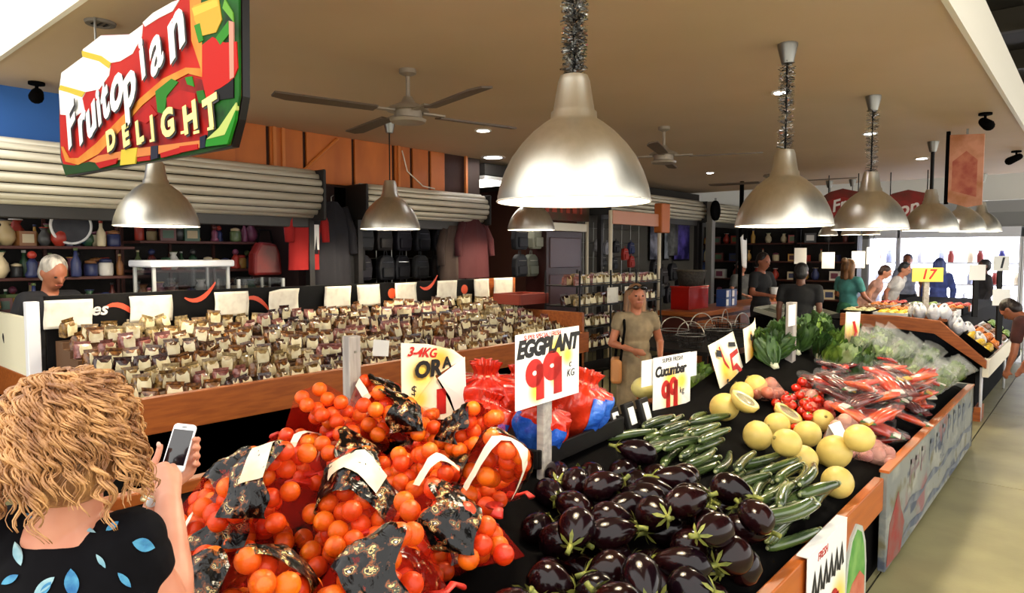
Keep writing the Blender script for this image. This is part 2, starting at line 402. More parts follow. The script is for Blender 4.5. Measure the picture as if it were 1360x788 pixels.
def lamp(x, y, z, lab, tin=0, sc=1, seg=48, power=1, cordr=.006, canopy=True, top=CZ, group=None):
    t = thing('pendant_lamp', lab, 'lamp', (x, y, z), group=group)
    sh = MB().open_lathe([(r*sc, h*sc) for r, h in DOME], seg).build('shade', ALU, t, smooth=True)
    MB().open_lathe([(r*sc-.004, h*sc+.001) for r, h in DOME[:9]]+[(.001, .31*sc)], seg).build('reflector', innerm, sh, smooth=True)
    MB().lathe([(.285*sc, -.004), (.294*sc, -.004), (.294*sc, .01), (.285*sc, .01)], seg).build('rim', mat('lamp_rim', '#e8e4d8', rough=.4, metal=.3), sh, smooth=True, auto=30) if False else \
    MB().tube([(.29*sc*math.cos(q), .29*sc*math.sin(q), 0) for q in [2*PI*k/seg for k in range(seg+1)]], .004*sc, 6).build('rim', mat('lamp_rim', '#e8e4d8', rough=.4, metal=.3), sh, smooth=True)
    MB().lathe([(.02, .30*sc), (.03, .25*sc), (.045*sc, .2*sc), (.045*sc, .16*sc), (.02*sc, .13*sc), (.002, .128*sc)], 14).build('bulb', bulbm, t, smooth=True)
    MB().tube([(0, 0, .46*sc), (0, 0, top-z-.02)], cordr, 8).build('cord', DARK, t)
    if canopy:
        MB().lathe([(.035, top-z-.12), (.06, top-z-.015), (.06, top-z)], 16).build('canopy', STEEL, t, smooth=True, auto=40)
    if tin:
        L = top-z-.12-.47*sc
        if L > .05: tinsel(tin, L, .05, int(x*100+y*10)).build('tinsel', CHROME, t, loc=(0, 0, .465*sc))
    l = bpy.data.lights.new('lamp_light', 'POINT'); l.energy = LAMP_W*power; l.color = (1, .88, .68); l.shadow_soft_size = .05
    lo = bpy.data.objects.new('lamp_light', l); C.objects.link(lo); lo.parent = t; lo.location = (0, 0, .1*sc)
    return t
lamp(-1.53, 2.13, 2.05, 'big aluminium dome pendant lamp with silver tinsel, hung over the eggplants', 1500, seg=72)
lamp(-1.52, 4.37, 2.03, 'aluminium dome pendant lamp with silver tinsel, over the melons', 800)
lamp(-1.47, 6.25, 2.06, 'aluminium dome pendant lamp with silver tinsel, over the bagged greens', 600)
lamp(-1.52, 9.2, 2.13, 'aluminium dome pendant lamp with a dark cord, beside the hanging banner', 0, cordr=.02)
lamp(-1.5, 11.5, 2.18, 'aluminium dome pendant lamp in the row past the hanging banner', seg=32, group='lamps past the banner')
lamp(-1.5, 13.4, 2.22, 'aluminium dome pendant lamp in the row past the hanging banner', seg=32, group='lamps past the banner')
lamp(-5.3, 2.12, 2.06, 'aluminium dome pendant lamp over the counter, just under the large sign')
lamp(-5.3, 4.31, 2.10, 'aluminium dome pendant lamp over the counter, in front of the shorter shutter', tin=0)
lamp(-5.3, 6.5, 2.15, 'aluminium dome pendant lamp over the far end of the dried fruit counter')
lamp(-3.7, 12.9, 2.19, 'small pale dome pendant lamp before the red banners', sc=.55, seg=24, power=.4, group='small lamps before the red banners')
lamp(-3.32, 12.9, 2.19, 'small pale dome pendant lamp before the red banners', sc=.55, seg=24, power=.4, group='small lamps before the red banners')
lamp(-3.0, 12.9, 2.19, 'small pale dome pendant lamp before the red banners', sc=.5, seg=24, power=.4, group='small lamps before the red banners')
# ------------------------------------------------------------------ dried fruit counter
ct = thing('display_counter', 'long stepped counter with brown timber rail and black skirt, full of packets', 'counter', (-4.95, 3.8, 0))
def cb(name, a, b, m, par=None, **k):
    off = Vector((-4.95, 3.8, 0)); return MB().b2(Vector(a)-off, Vector(b)-off).build(name, m, par or ct, **k)
cb('base', (-5.6, 1.55, 0), (-4.36, 6.25, .78), BLACK)
cb('front_rail', (-4.36, 1.5, .76), (-4.30, 6.3, .985), WOOD2, bev=.006)
cb('near_rail', (-5.6, 1.42, .76), (-4.30, 1.5, .985), WOOD2, bev=.006)
cb('skirt', (-4.40, 1.56, .05), (-4.36, 6.2, .76), BLACK)
NR = 8
for k in range(NR):
    x1 = -4.37-.152*k; z = .90+.048*k
    cb('tier', (x1-.152, 1.52, .78), (x1, 6.24, z), mat('tier_board', '#5a3c22', rough=.6))
ce = thing('counter_end', 'cream end partition with white post and brown rail beside the counter', 'counter end', (-6.1, 1.4, 0))
MB().b2((-.55, -.02, .985), (.42, .02, 1.40)).build('panel', mat('cream_laminate', '#ece5c8', rough=.4), ce)
MB().b2((.42, -.04, 0), (.49, .04, 1.52)).build('post', mat('white_post', '#e6e6ea', rough=.4), ce, bev=.006)
MB().b2((-.6, -.03, .76), (.42, .05, .985)).build('rail', WOOD2, ce, bev=.006)
MB().b2((-.55, .0, 0), (.42, .05, .76)).build('skirt', BLACK, ce)
cb('far_end_panel', (-5.6, 6.25, .1), (-4.36, 6.29, 1.2), WOOD2)

packcols = [('#8c6a34', '#4a3014', 'golden'), ('#6a4424', '#2c180c', 'brown'), ('#a08a5c', '#6a5430', 'pale tan'), ('#44201a', '#1c0a08', 'dark red'), ('#945e54', '#6a342e', 'pinkish'), ('#845424', '#44240c', 'amber')]
def pack_body(seed):
    rnd = random.Random(seed); mb = MB()
    w, d, h = .098, .062, .085
    def f(u, v):
        a = 2*PI*u; z = v*h
        puff = 1-.12*abs(v-.4)-.55*max(0, v-.72)/.28
        cx = math.copysign(abs(math.cos(a))**.5, math.cos(a)); cy = math.copysign(abs(math.sin(a))**.5, math.sin(a))
        n = 1+.05*math.sin(a*5+seed)+.04*math.sin(a*3+v*9)
        return (cx*d/2*puff*n, cy*w/2*(1-.08*abs(v-.5))*n, z)
    mb.grid(17, 8, f)
    mb.add([(0, -w*.46, h), (0, w*.46, h), (0, w*.5, h+.018), (0, -w*.5, h+.018)], [(0, 1, 2, 3)])
    mb.add([(0, 0, .0)], [])
    return mb
lab_me = []
for s in (0, 1):
    pl_ = [(-.036, .008), (.036, .008), (.04, .052), (.034, .082), (.018, .062), (-.016, .064), (-.034, .084), (-.04, .05)] if s == 0 else [(-.03, .014), (.034, .01), (.038, .058), (.03, .08), (.012, .064), (-.012, .062), (-.028, .08), (-.036, .05)]
    lab_me.append(MB().prism(pl_, 0, .002, frame((.0335, 0, 0), (0, 1, 0), (0, 0, 1))).mesh('label', mat('packet_label', '#efe6c2', '#d6c696', rough=.5, scale=20, rnd=.12), False))
pack_me = [pack_body(i).mesh('packet', mat('packet_%s' % c[2], c[0], c[1], rough=.22, scale=45, rnd=.12, coat=.4, bump=.4, bscale=60), True) for i, c in enumerate(packcols)]
def packet(loc, rz, kind, lab, grp, sc=1):
    t = place('fruit_packet', pack_me[kind], None, loc, rot=(R(random.gauss(0, 5)), R(random.uniform(-16, 8)), rz), scale=(sc, sc, sc*random.uniform(.92, 1.1)))
    tag(t, lab, 'packet', grp); place('label', lab_me[random.randrange(2)], t); return t
random.seed(11)
cnt = 0
for k in range(NR):
    y = 1.58; run = 0; kind = 0
    while y < 6.2 and cnt < 300:
        if run <= 0: kind = random.choice([0, 0, 1, 2, 2, 3, 4, 5, 5]); run = random.randint(2, 5)
        run -= 1; cnt += 1
        packet((-4.37-.152*k-.06+random.uniform(-.03, .02), y, .903+.048*k+random.choice([0, 0, 0, .02, .035])), R(random.gauss(0, 24)), kind,
               'clear packet of %s dried fruit with cream label, %s of the counter' % (packcols[kind][2], ['front row', 'second row', 'third row', 'fourth row', 'fifth row', 'sixth row', 'seventh row', 'back row'][k]), '%s dried fruit packets on the counter' % packcols[kind][2], 1.12)
        y += random.uniform(.116, .142)
# back board with taped price sheets
bb = thing('sign_board', 'long black board with red and white lettering behind the packets', 'sign', (-5.66, 3.6, 1.32))
MB().b2((-.02, -2.12, -.3), (.02, 2.25, .235)).build('board', mat('black_board', '#060505', rough=.6, spec=.15), bb, bev=.004)
MB().b2((-.018, 2.25, -.5), (.018, 3.0, .235)).build('brown_board', WOOD2, bb)
BM = frame((.021, 0, 0), (0, 1, 0), (0, 0, 1))
swm = mat('red_swoosh', '#c8492c', rough=.5); wsc = mat('white_script', '#d8d4d0', rough=.5)
for yy, fl_ in ((-1.62, 1), (-1.02, -1), (-.52, 1), (1.52, -1)):
    q = [(yy+(i/8-.5)*.26, .13+fl_*-.05*(i/8-.3)**2*6+.02) for i in range(9)]
    mb = MB(); stroke(mb, q, [.01+.03*math.sin(PI*i/8) for i in range(9)], BM); mb.build('swoosh', swm, bb)
for yy, s in ((-1.78, 'es'), (1.68, 'Jc')):
    text('script_letters', s, .13, wsc, bb, BM @ Matrix.Translation((yy, .12, .001)), shear=.3, offset=.003)
for yy in (1.0, 2.08): MB().lathe([(.055, 0), (.04, .002), (.001, .002)], 16, BM @ Matrix.Translation((yy, .12, 0))).build('orange_dot', mat('orange_dot', '#d2502a', rough=.5), bb)
random.seed(5)
sheets = [(1.46, 1.76), (2.02, 2.33), (2.68, 2.97), (3.17, 3.47), (3.75, 4.04), (4.12, 4.41), (4.6, 4.91), (5.21, 5.51), (5.79, 6.07), (6.15, 6.48)]
for i, (a, b) in enumerate(sheets):
    z0 = 1.31+random.uniform(0, .02); z1 = 1.525+.004*i; ph = random.uniform(0, 6)
    def f(u, v):
        return (-5.595+.012*math.sin(u*3+ph)+.035*max(0, .25-v)*(1 if i % 3 == 0 else .3)+(.05*max(0, u+(v)-1.75) if i in (3, 6) else 0), a+(b-a)*u+.006*math.sin(v*4+ph), z0+(z1-z0)*v-(.05*max(0, (1-u)+v-1.6) if i == 3 else 0))
    o = MB().grid(9, 9, f).build('price_sheet', PAPER, None, smooth=True, solid=.001)
    tag(o, 'white paper sheet taped to the board behind the packets' if i < 8 else 'white paper sheet hung on the brown end of the board', 'paper', 'paper sheets on the board')
# small loose cards on the counter front
for p, lab in (((505, 462), 'small cream card standing among the front packets'), ((633, 478), 'pale pink card standing over the front rail')):
    q = at(*p, X=-4.34)
    o = MB().prism([(-.075, -.06), (.06, -.075), (.085, .05), (-.05, .07)], 0, .002, frame((0, 0, 0), (.25, 1, 0), (-.25, 0, 1))).build('price_card', CARD if p[0] < 600 else mat('pink_card', '#e8b8a8', rough=.7), None, loc=q)
    tag(o, lab, 'card')
# wire rack with more packets at the far end
rk = thing('wire_rack', 'black wire shelving rack of packets at the far end of the counter', 'rack', (-4.75, 7.35, 0))
for x in (-.25, .25):
    for y in (-.95, -.3, .3, .95): MB().tube([(x, y, 0), (x, y, 1.66)], .012, 6).build('post', DARK, rk)
SZ = (.45, .72, .98, 1.24, 1.48)
for z in SZ:
    mb = MB().box((0, 0, z), (.5, 1.9, .012))
    mb.box((.25, 0, z+.03), (.008, 1.9, .008)); mb.build('shelf', DARK, rk)
random.seed(21)
for z in SZ[1:]:
    for r_ in (0, 1):
        y = -.86
        while y < .9:
            k = random.choice([0, 2, 2, 5, 1, 3, 4]) if z < 1.4 else random.choice([2, 2, 4])
            packet((-4.75+.16-.17*r_, 7.35+y, z+.007), R(random.uniform(-12, 12)), k, 'clear packet of %s dried fruit on the wire rack' % packcols[k][2], '%s packets on the wire rack' % packcols[k][2], 1.25)
            y += random.uniform(.13, .17)
for a in (-.4, .0):
    o = MB().grid(6, 6, lambda u, v: (-4.485+.01*math.sin(u*4), 7.35+a+.26*u, 1.26+.19*v)).build('price_sheet', PAPER, None, smooth=True, solid=.001)
    tag(o, 'white paper sheet hung on the front of the wire rack', 'paper', 'paper sheets on the wire rack')
# tubs beside the rack: open punnet stack
tb = thing('cardboard_tray', 'open cardboard tray of pale bags on the brown board end', 'tray', (-5.2, 6.15, 1.27))
MB().b2((-.2, -.22, 0), (.2, .3, .02)).build('bottom', mat('tray_red', '#7a2a18', rough=.6), tb)
for s in (-1, 1): MB().b2((s*.2-.01, -.22, 0), (s*.2+.01, .3, .12)).build('side', mat('tray_red', '#7a2a18'), tb)
for s in (-.22, .3): MB().b2((-.2, s-.01, 0), (.2, s+.01, .12)).build('end', mat('tray_red', '#7a2a18'), tb)

# ------------------------------------------------------------------ goods in the shops behind the counter
def shelf_unit(lab, y0, y1, X, zs, m, d=.45):
    t = thing('shop_shelf', lab, 'shelf', (X, (y0+y1)/2, 0)); L = (y1-y0)/2
    for z in zs: MB().b2((-d/2, -L, z-.025), (d/2, L, z)).build('board', m, t, bev=.003)
    for y in (-L, -L/3, L/3, L): MB().b2((-d/2, y-.012, 0), (-d/2+.03, y+.012, zs[-1]+.3)).build('upright', m, t)
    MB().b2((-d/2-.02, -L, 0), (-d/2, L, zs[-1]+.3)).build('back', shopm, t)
    return t
shm = mat('shop_shelf_timber', '#4a1f14', rough=.6)
shelf_unit('dark red shelf of ornaments in the shop under the large shutter', .7, 2.45, -6.85, (1.0, 1.38, 1.66, 1.92), shm)
shelf_unit('dark shelf of boxes in the shop behind the glass case', 2.55, 3.9, -7.0, (1.0, 1.38, 1.7, 1.98), shm)
goods = []
gc = ['#8a5a30', '#5a2018', '#c8b894', '#2a4a30', '#283058', '#b09a70', '#3a3a3a', '#a03020', '#d8d4cc', '#56643a', '#7a3c50', '#c09040']
def gm(i): return mat('goods_%d' % i, gc[i], rough=.4, rnd=.15)
gmesh = {}
for i in range(len(gc)):
    gmesh['ornament_box', i] = (MB().box((0, 0, .06), (.11, .13, .12)).mesh('ornament_box', gm(i), False), MB().box((.056, 0, .06), (.002, .09, .07)).mesh('label', gm((i+2) % 12), False), 'label', 'box')
    gmesh['bottle', i] = (MB().lathe([(.03, 0), (.034, .01), (.034, .11), (.014, .15), (.012, .19)], 12).mesh('bottle', gm(i), True), MB().lathe([(.015, .19), (.015, .21)], 10).mesh('cap', gm((i+5) % 12), True), 'cap', 'bottle')
    gmesh['jar', i] = (MB().lathe([(.045, 0), (.05, .015), (.05, .09), (.04, .1)], 14).mesh('jar', gm(i), True), MB().lathe([(.043, .1), (.043, .12), (.01, .13)], 14).mesh('lid', gm((i+8) % 12), True), 'lid', 'jar')
    gmesh['vase', i] = (MB().lathe([(.03, 0), (.06, .05), (.055, .1), (.025, .15), (.04, .18)], 14).mesh('vase', gm(i), True), MB().lathe([(.042, .178), (.042, .186)], 14).mesh('rim', gm((i+1) % 12), True), 'rim', 'vase')
    gmesh['figurine', i] = (MB().lathe([(.04, 0), (.045, .02), (.03, .05), (.035, .1), (.015, .13)], 12).mesh('figurine', gm(i), True), MB().ell((0, 0, .155), .028).mesh('head', gm((i+3) % 12), True), 'head', 'figurine')
gname = ['brown', 'maroon', 'cream', 'dark green', 'navy', 'straw', 'charcoal', 'red', 'white', 'olive', 'plum', 'mustard']
random.seed(31)
def fill(X, y0, y1, z, place_, step=(.085, .13)):
    y = y0
    while y < y1:
        kind = random.choice(['ornament_box', 'bottle', 'jar', 'vase', 'figurine']); i = random.randrange(12)
        a, b, bn, cat = gmesh[kind, i]
        s = random.uniform(.8, 1.25)
        o = tag(place(kind, a, None, (X+random.uniform(-.08, .12), y, z), rot=(0, 0, R(random.uniform(-25, 25))), scale=(s, s, s)), 'small %s %s on the %s' % (gname[i], kind.replace('_', ' '), place_), cat, 'goods on the %s' % place_)
        place(bn, b, o); y += random.uniform(*step)*s
for z in (1.38, 1.66, 1.92): fill(-6.93, .95, 2.4, z, 'dark red shop shelf'); fill(-6.72, .95, 2.4, z, 'dark red shop shelf')
for z in (1.38, 1.7, 1.98): fill(-6.95, 2.62, 3.85, z, 'shelf behind the glass case')
# a round white-rimmed clock-like plate, a small glowing blue lamp, a round bag, banner
pl_ = at(94, 300, X=-6.62)
t = thing('round_plate', 'large dark round plate with a white rim above the ornaments', 'plate', pl_, rot=(0, R(90), 0))
MB().lathe([(.001, .01), (.14, .0), (.15, .012), (.13, .018), (.001, .018)], 32).build('face', mat('plate_dark', '#1a1a22', '#2a2a30', scale=12), t, smooth=True, auto=40)
MB().tube([(.15*math.cos(k*PI/18), .15*math.sin(k*PI/18), .012) for k in range(37)], .012, 6).build('rim', mat('plate_rim', '#e0dedb', rough=.3), t, smooth=True)
t = thing('lantern', 'small lantern glowing blue on the ornament shelf', 'lantern', (-6.68, at(103, 330, X=-6.68).y, 1.94))
MB().lathe([(.03, -.02), (.03, 0), (.035, .01)], 12).build('base', DARK, t); MB().ell((0, 0, .055), (.035, .035, .05)).build('glow', mat('blue_glow', '#2a6cff', emit=9), t, smooth=True)
MB().lathe([(.03, .1), (.002, .125)], 12).build('cap', DARK, t)
t = thing('printed_bag', 'red and white printed cap hanging at the end of the ornament shop', 'cap', at(20, 272, X=-6.6))
MB().ell((0, 0, 0), (.12, .15, .09)).build('crown', mat('red_white_print', '#b02828', '#e8dcd8', scale=9, lo=.48, hi=.52), t, smooth=True); MB().ell((.09, 0, -.05), (.13, .12, .012)).build('peak', BLACK, t, smooth=True)
# glass display case with white pelmet
gl = mat('case_glass', '#cfd8d6', rough=.05, trans=1, alpha=.25)
def case(lab, y0, y1, X, z0, z1, top, d=.4):
    t = thing('glass_case', lab, 'display case', (X, (y0+y1)/2, 0)); L = (y1-y0)/2
    MB().b2((-d/2, -L, 0), (d/2, L, z0)).build('base', DARK, t)
    for x in (-d/2, d/2):
        for y in (-L, L): MB().b2((x-.012, y-.012, z0), (x+.012, y+.012, z1)).build('post', mat('case_post', '#b8b8b4', rough=.4, metal=.4), t)
    MB().b2((d/2-.003, -L, z0), (d/2+.003, L, z1)).build('pane', gl, t)
    for y in (-L, L): MB().b2((-d/2, y-.003, z0), (d/2, y+.003, z1)).build('pane', gl, t)
    if top: MB().b2((-d/2-.04, -L-.04, z1), (d/2+.06, L+.04, z1+.06)).build('top', mat('case_white', '#e4e6ea', rough=.4), t, bev=.015)
    else: MB().b2((-d/2, -L, z1), (d/2, L, z1+.01)).build('top', gl, t)
    return t
case('glass case with a thick white top standing behind the counter', 2.36, 3.0, -6.2, 1.30, 1.74, True)
case('low clear glass tank standing behind the counter', 3.1, 3.55, -6.2, 1.30, 1.62, False)
random.seed(8)
for y0, y1, pl2 in ((2.42, 2.98, 'floor of the white-topped glass case'), (3.15, 3.52, 'floor of the low glass tank')): fill(-6.2, y0, y1, 1.301, pl2, (.11, .15))
t = thing('strip_lamp', 'bright white strip lamp under the large shutter', 'lamp', at(345, 283, X=-6.4))
MB().box((0, 0, .03), (.08, .34, .03)).build('housing', WHITE, t); MB().cap((0, -.14, 0), (0, .14, 0), .022, .022).build('tube', mat('violet_white', '#dcdcff', emit=8), t, smooth=True)
t = thing('red_bag', 'large dark red bag hanging behind the low glass tank', 'bag', at(352, 345, X=-6.45))
MB().prism([(-.16, -.16), (.16, -.16), (.14, .06), (.1, .16), (-.08, .18), (-.15, .06)], -.07, .07, frame((0, 0, 0), (0, 1, 0), (0, 0, 1))).build('body', mat('dark_red_fabric', '#7a0f08', '#4a0805', scale=4), t, bev=.03)
MB().tube([(0, -.08, .17), (0, -.05, .3), (0, .06, .3), (0, .09, .15)], .01, 6).build('handle', BLACK, t)
# hanging clothes and bags between and under the shutters
def coat(lab, p, w, h, col, tagc=None):
    t = thing('coat', lab, 'coat', p)
    m = mat('cloth_'+col, col, rough=.85)
    def f(u, v):
        a = 2*PI*u; ww = w*(.5+.1*(1-v))*(1 if v < .85 else 1-(v-.85)*4.5)
        return (math.cos(a)*.06*(1+.2*math.sin(a*6+v*3)), math.sin(a)*ww, -h*(1-v))
    MB().grid(25, 12, f).build('body', m, t, smooth=True)
    for s in (-1, 1): MB().tube([(0, s*w*.38, -.06*h), (.02, s*w*.6, -.35*h), (.04, s*w*.62, -.62*h)], [.05, .055, .045], 8).build('sleeve', m, t, smooth=True)
    MB().tube([(0, 0, 0), (0, 0, .05), (0, .03, .07)], .005, 5).build('hanger', STEEL, t)
    if tagc: MB().box((.075, .06, -h*.55), (.004, .1, .26)).build('swing_tag', tagc, t)
    return t
coat('bright red coat with a white tag on the pier beside the large shutter', at(405, 262, X=-6.25), .34, .75, '#a01410', WHITE)
coat('dark grey coat on the pier beside the shorter shutter', at(440, 268, X=-6.25), .4, .9, '#1c1a20')
coat('black coat hanging at the middle of the bag shop', at(455, 300, X=-6.3), .36, .8, '#121012')
coat('maroon printed shirt under the end of the shorter shutter', at(628, 292, X=-6.15), .5, .75, '#4a1a1e')
coat('brown jacket hanging beside the maroon shirt', at(600, 300, X=-6.2), .36, .8, '#3a2a22')
bagm = ['#15131a', '#221a18', '#101018', '#2a2a2c', '#1a1420']
def backpack(lab, p, col, s=1, group=None, trim='#b8b4ac'):
    t = thing('backpack', lab, 'bag', p, group=group); m = mat('bag_'+col, col, rough=.6)
    MB().prism([(-.13*s, -.36*s), (.13*s, -.36*s), (.15*s, -.2*s), (.13*s, -.06*s), (.07*s, 0), (-.07*s, 0), (-.13*s, -.06*s), (-.15*s, -.2*s)], -.06*s, .06*s, frame((0, 0, 0), (0, 1, 0), (0, 0, 1))).build('body', m, t, bev=.03*s)
    MB().box((.075*s, 0, -.25*s), (.04*s, .2*s, .15*s)).build('pocket', m, t, bev=.015*s)
    MB().tube([(.066*s, -.09*s, -.1*s), (.068*s, .09*s, -.1*s)], .005*s, 5).build('zip', mat('zip_'+trim, trim, rough=.3, metal=.5), t)
    MB().tube([(0, -.03*s, -.01), (0, -.02*s, .06*s), (0, .02*s, .06*s), (0, .03*s, -.01)], .008*s, 6).build('handle', m, t)
    return t
def grid_wall(lab, x, y0, y1):
    gw = thing('grid_wall', lab, 'grid', (x, (y0+y1)/2, 0)); L = (y1-y0)/2
    for k in range(9): MB().tube([(0, -L+k*L/4, .0), (0, -L+k*L/4, 2.4)], .006, 5).build('upright_wire', STEEL, gw)
    for k in range(9): MB().tube([(0, -L, .3+k*.25), (0, L, .3+k*.25)], .006, 5).build('cross_wire', STEEL, gw)
grid_wall('wire grid wall carrying the black backpacks under the shorter shutter', -6.77, 4.56, 6.48)
random.seed(17)
for i in range(6):
    for j in range(3):
        backpack('black backpack in the rows hung under the shorter shutter', (-6.7+random.uniform(-.05, .05), 4.72+i*.31, 2.2-j*.36), bagm[(i*3+j) % 5], .85, 'backpacks in the bag shop', random.choice(['#b8b4ac', '#8a8a92', '#50505a']))
for i, (px, c) in enumerate(((690, '#1a1c22'), (712, '#8a8a78'), (735, '#15151a'))):
    backpack(['dark bag hung beside the far counter lamp', 'pale grey-green bag hung beyond the far counter lamp', 'long black bag beside the dark red cabinet'][i], at(px, 300, X=-6.3), c, .95)
for i, px in enumerate((690, 705, 745)):
    backpack(['black bag in the lower row under the far counter lamp', 'grey-strapped bag in the lower row beneath the far counter lamp', 'green-grey bag beside the dark red cabinet'][i], at(px, 338, X=-6.35), ['#14141a', '#55584e', '#3a4030'][i], .9)
# dark red cabinet with cream header, then an open timber frame stall
t = thing('cabinet', 'dark red panelled cabinet with a cream header past the bags', 'cabinet', (-6.35, 8.35, 0))
MB().b2((-.2, -.45, 0), (.2, .45, 2.2)).build('body', mat('cab_red', '#2c0e0c', rough=.4), t, bev=.01)
for z in (.4, 1.1, 1.65): MB().b2((.2, -.38, z), (.215, .38, z+.45)).build('door', mat('cab_red2', '#3c1614', rough=.35), t, bev=.008)
MB().b2((-.22, -.5, 2.2), (.26, .5, 2.32)).build('header', CREAM, t, bev=.01)
t = thing('menu_sign', 'green and red shop sign half hidden by the far counter lamp', 'sign', (-6.15, 8.2, 2.5))
MB().b2((-.03, -.75, -.14), (.03, .75, .16)).build('board', mat('sign_green', '#3a3a14', '#6a2014', scale=3), t, bev=.01)
for k in range(7): MB().box((.034, -.5+k*.17, .02), (.008, .05+.03*(k % 3), .1)).build('mark', mat('sign_red', '#a83a20'), t)
t = thing('market_frame', 'open stall frame with cream posts and a pink-orange top board', 'frame', (-5.6, 9.35, 0))
fp = mat('frame_cream', '#ddd2b8', rough=.5)
for x, y in ((.1, -.75), (.1, .72), (-.7, -.2)): MB().tube([(x, y, 0), (x, y, 2.5)], .03, 10).build('post', fp, t, smooth=True)
MB().b2((.06, -.75, 2.30), (.14, .75, 2.5)).build('top_board', mat('salmon_board', '#c88a6a', rough=.5), t, bev=.006)
MB().b2((.05, .62, 2.2), (.2, .9, 2.68)).build('end_board', mat('orange_board', '#b8601e', rough=.5), t, bev=.02)
# ------------------------------------------------------------------ main produce table
def surf(x, y):
    a = max(0, -.9-x)
    if x < -2.2 or (y < 3.3 and x < -1.95): return .84 if x < -2.2 else .55+.22*a
    k = .22 if y < 4.3 else .22+.22*min(1, (y-4.3)/1.5)
    return min(.55+k*a, 1.03)
mt = thing('produce_table', 'long sloping produce table with orange timber rail and painted side boards', 'table', (0, 0, 0))
MB().b2((-2.2, .75, 0), (-.93, 7.66, .42)).build('base', BLACK, mt)
MB().b2((-2.9, .95, 0), (-2.2, 3.35, .80)).build('side_base', BLACK, mt)
mb = MB(); mb.grid(14, 40, lambda u, v: (-2.2+1.3*u, .75+6.9*v, surf(-2.199+1.299*u, .75+6.9*v))); mb.build('sloping_top', BLACK, mt, smooth=True, solid=.02)
MB().b2((-2.9, .95, .80), (-2.2, 3.35, .84)).build('flat_top', BLACK, mt)
MB().b2((-2.22, 3.35, .3), (-2.17, 7.66, .86)).build('back_board', BLACK, mt)
MB().b2((-.93, .6, .40), (-.88, 4.24, .585), ).build('front_rail', mat('orange_rail', '#b8601c', '#a8541a', rough=.4, scale=4, stretch=(6, .6, 6)), mt, bev=.006)
MB().b2((-2.96, .9, .70), (-2.90, 3.4, .89)).build('back_rail', WOOD2, mt, bev=.006)
MB().b2((-2.96, .84, .70), (-1.5, .9, .89)).build('near_rail', WOOD2, mt, bev=.006)
# painted board along the aisle: worn grey with faded red and blue paint
def mural():
    m = bpy.data.materials.new('worn_painted_board'); m.use_nodes = True; N = m.node_tree.nodes; L = m.node_tree.links
    b = N['Principled BSDF']; b.inputs['Roughness'].default_value = .7; tc = N.new('ShaderNodeTexCoord'); col = None
    prev = lin('#85867c')
    for c, sc, lo, hi, st in (('#666c6c', 2.2, .45, .7, (1, .6, 1)), ('#9a998c', 5, .52, .66, (1, .5, 1)), ('#434a58', 3.3, .60, .66, (1, .55, 1.6)), ('#865a58', 2.1, .58, .64, (1.3, .8, 1)), ('#6a6448', 6, .56, .68, (1, 1, 1))):
        mp = N.new('ShaderNodeMapping'); mp.inputs['Scale'].default_value = st; mp.inputs['Location'].default_value = (sc, sc*3, 1); L.new(tc.outputs['Object'], mp.inputs[0])
        nz = N.new('ShaderNodeTexNoise'); nz.inputs['Scale'].default_value = sc; nz.inputs['Detail'].default_value = 5; L.new(mp.outputs[0], nz.inputs['Vector'])
        mr = N.new('ShaderNodeMapRange'); mr.inputs['From Min'].default_value = lo; mr.inputs['From Max'].default_value = hi; L.new(nz.outputs['Fac'], mr.inputs['Value'])
        mx = N.new('ShaderNodeMix'); mx.data_type = 'RGBA'; L.new(mr.outputs[0], mx.inputs['Factor'])
        if col is None: mx.inputs['A'].default_value = (*prev, 1)
        else: L.new(col, mx.inputs['A'])
        mx.inputs['B'].default_value = (*lin(c), 1); col = mx.outputs['Result']
    L.new(col, b.inputs['Base Color']); return m
pb = MB().b2((-.9, 4.24, .04), (-.86, 7.66, .615)).build('painted_board', mural(), mt, bev=.005)
MB().b2((-.905, 4.24, .615), (-.855, 7.66, .63)).build('board_cap', mat('orange_rail', '#b8601c'), pb)
MB().b2((-2.2, 7.62, .04), (-.86, 7.67, .63)).build('end_board', mat('grey_end_board', '#9a9a92', '#6a6a64', rough=.7), mt)
PMt = frame((-.859, 0, 0), (0, 1, 0), (0, 0, 1))
rp = mat('faded_red_paint', '#8a2a20', '#7a5248', rough=.7, scale=8)
MB().prism([(4.27, .06), (4.62, .04), (4.72, .2), (4.62, .3), (4.52, .44), (4.42, .36), (4.32, .3)], 0, .0015, PMt).build('red_paint', rp, pb)
bp_ = mat('faded_blue_paint', '#4a5260', '#74787a', rough=.7, scale=7); pk = mat('faded_pink_paint', '#7c5c5c', '#85807c', rough=.7, scale=7)
random.seed(4)
for y0, m_ in ((4.85, pk), (5.0, pk), (5.2, pk), (5.5, bp_), (5.75, bp_), (6.0, bp_), (6.25, bp_), (6.5, bp_), (6.75, bp_), (7.0, bp_)):
    mb = MB(); hh = random.uniform(.14, .2); z0 = .40
    stroke(mb, [(y0, z0), (y0+.02, z0+hh)], .035, PMt); stroke(mb, [(y0, z0+hh*.9), (y0+.12, z0+hh*.8), (y0+.13, z0+hh*.5), (y0+.02, z0+hh*.4)], .03, PMt)
    mb.build('painted_mark', m_, pb)
for zz in (.10, .26):
    mb = MB(); stroke(mb, [(4.7+i*.2, zz+.02*math.sin(i*1.7)) for i in range(15)], [.02+.02*(i % 3) for i in range(15)], PMt); mb.build('painted_stripe', bp_, pb)

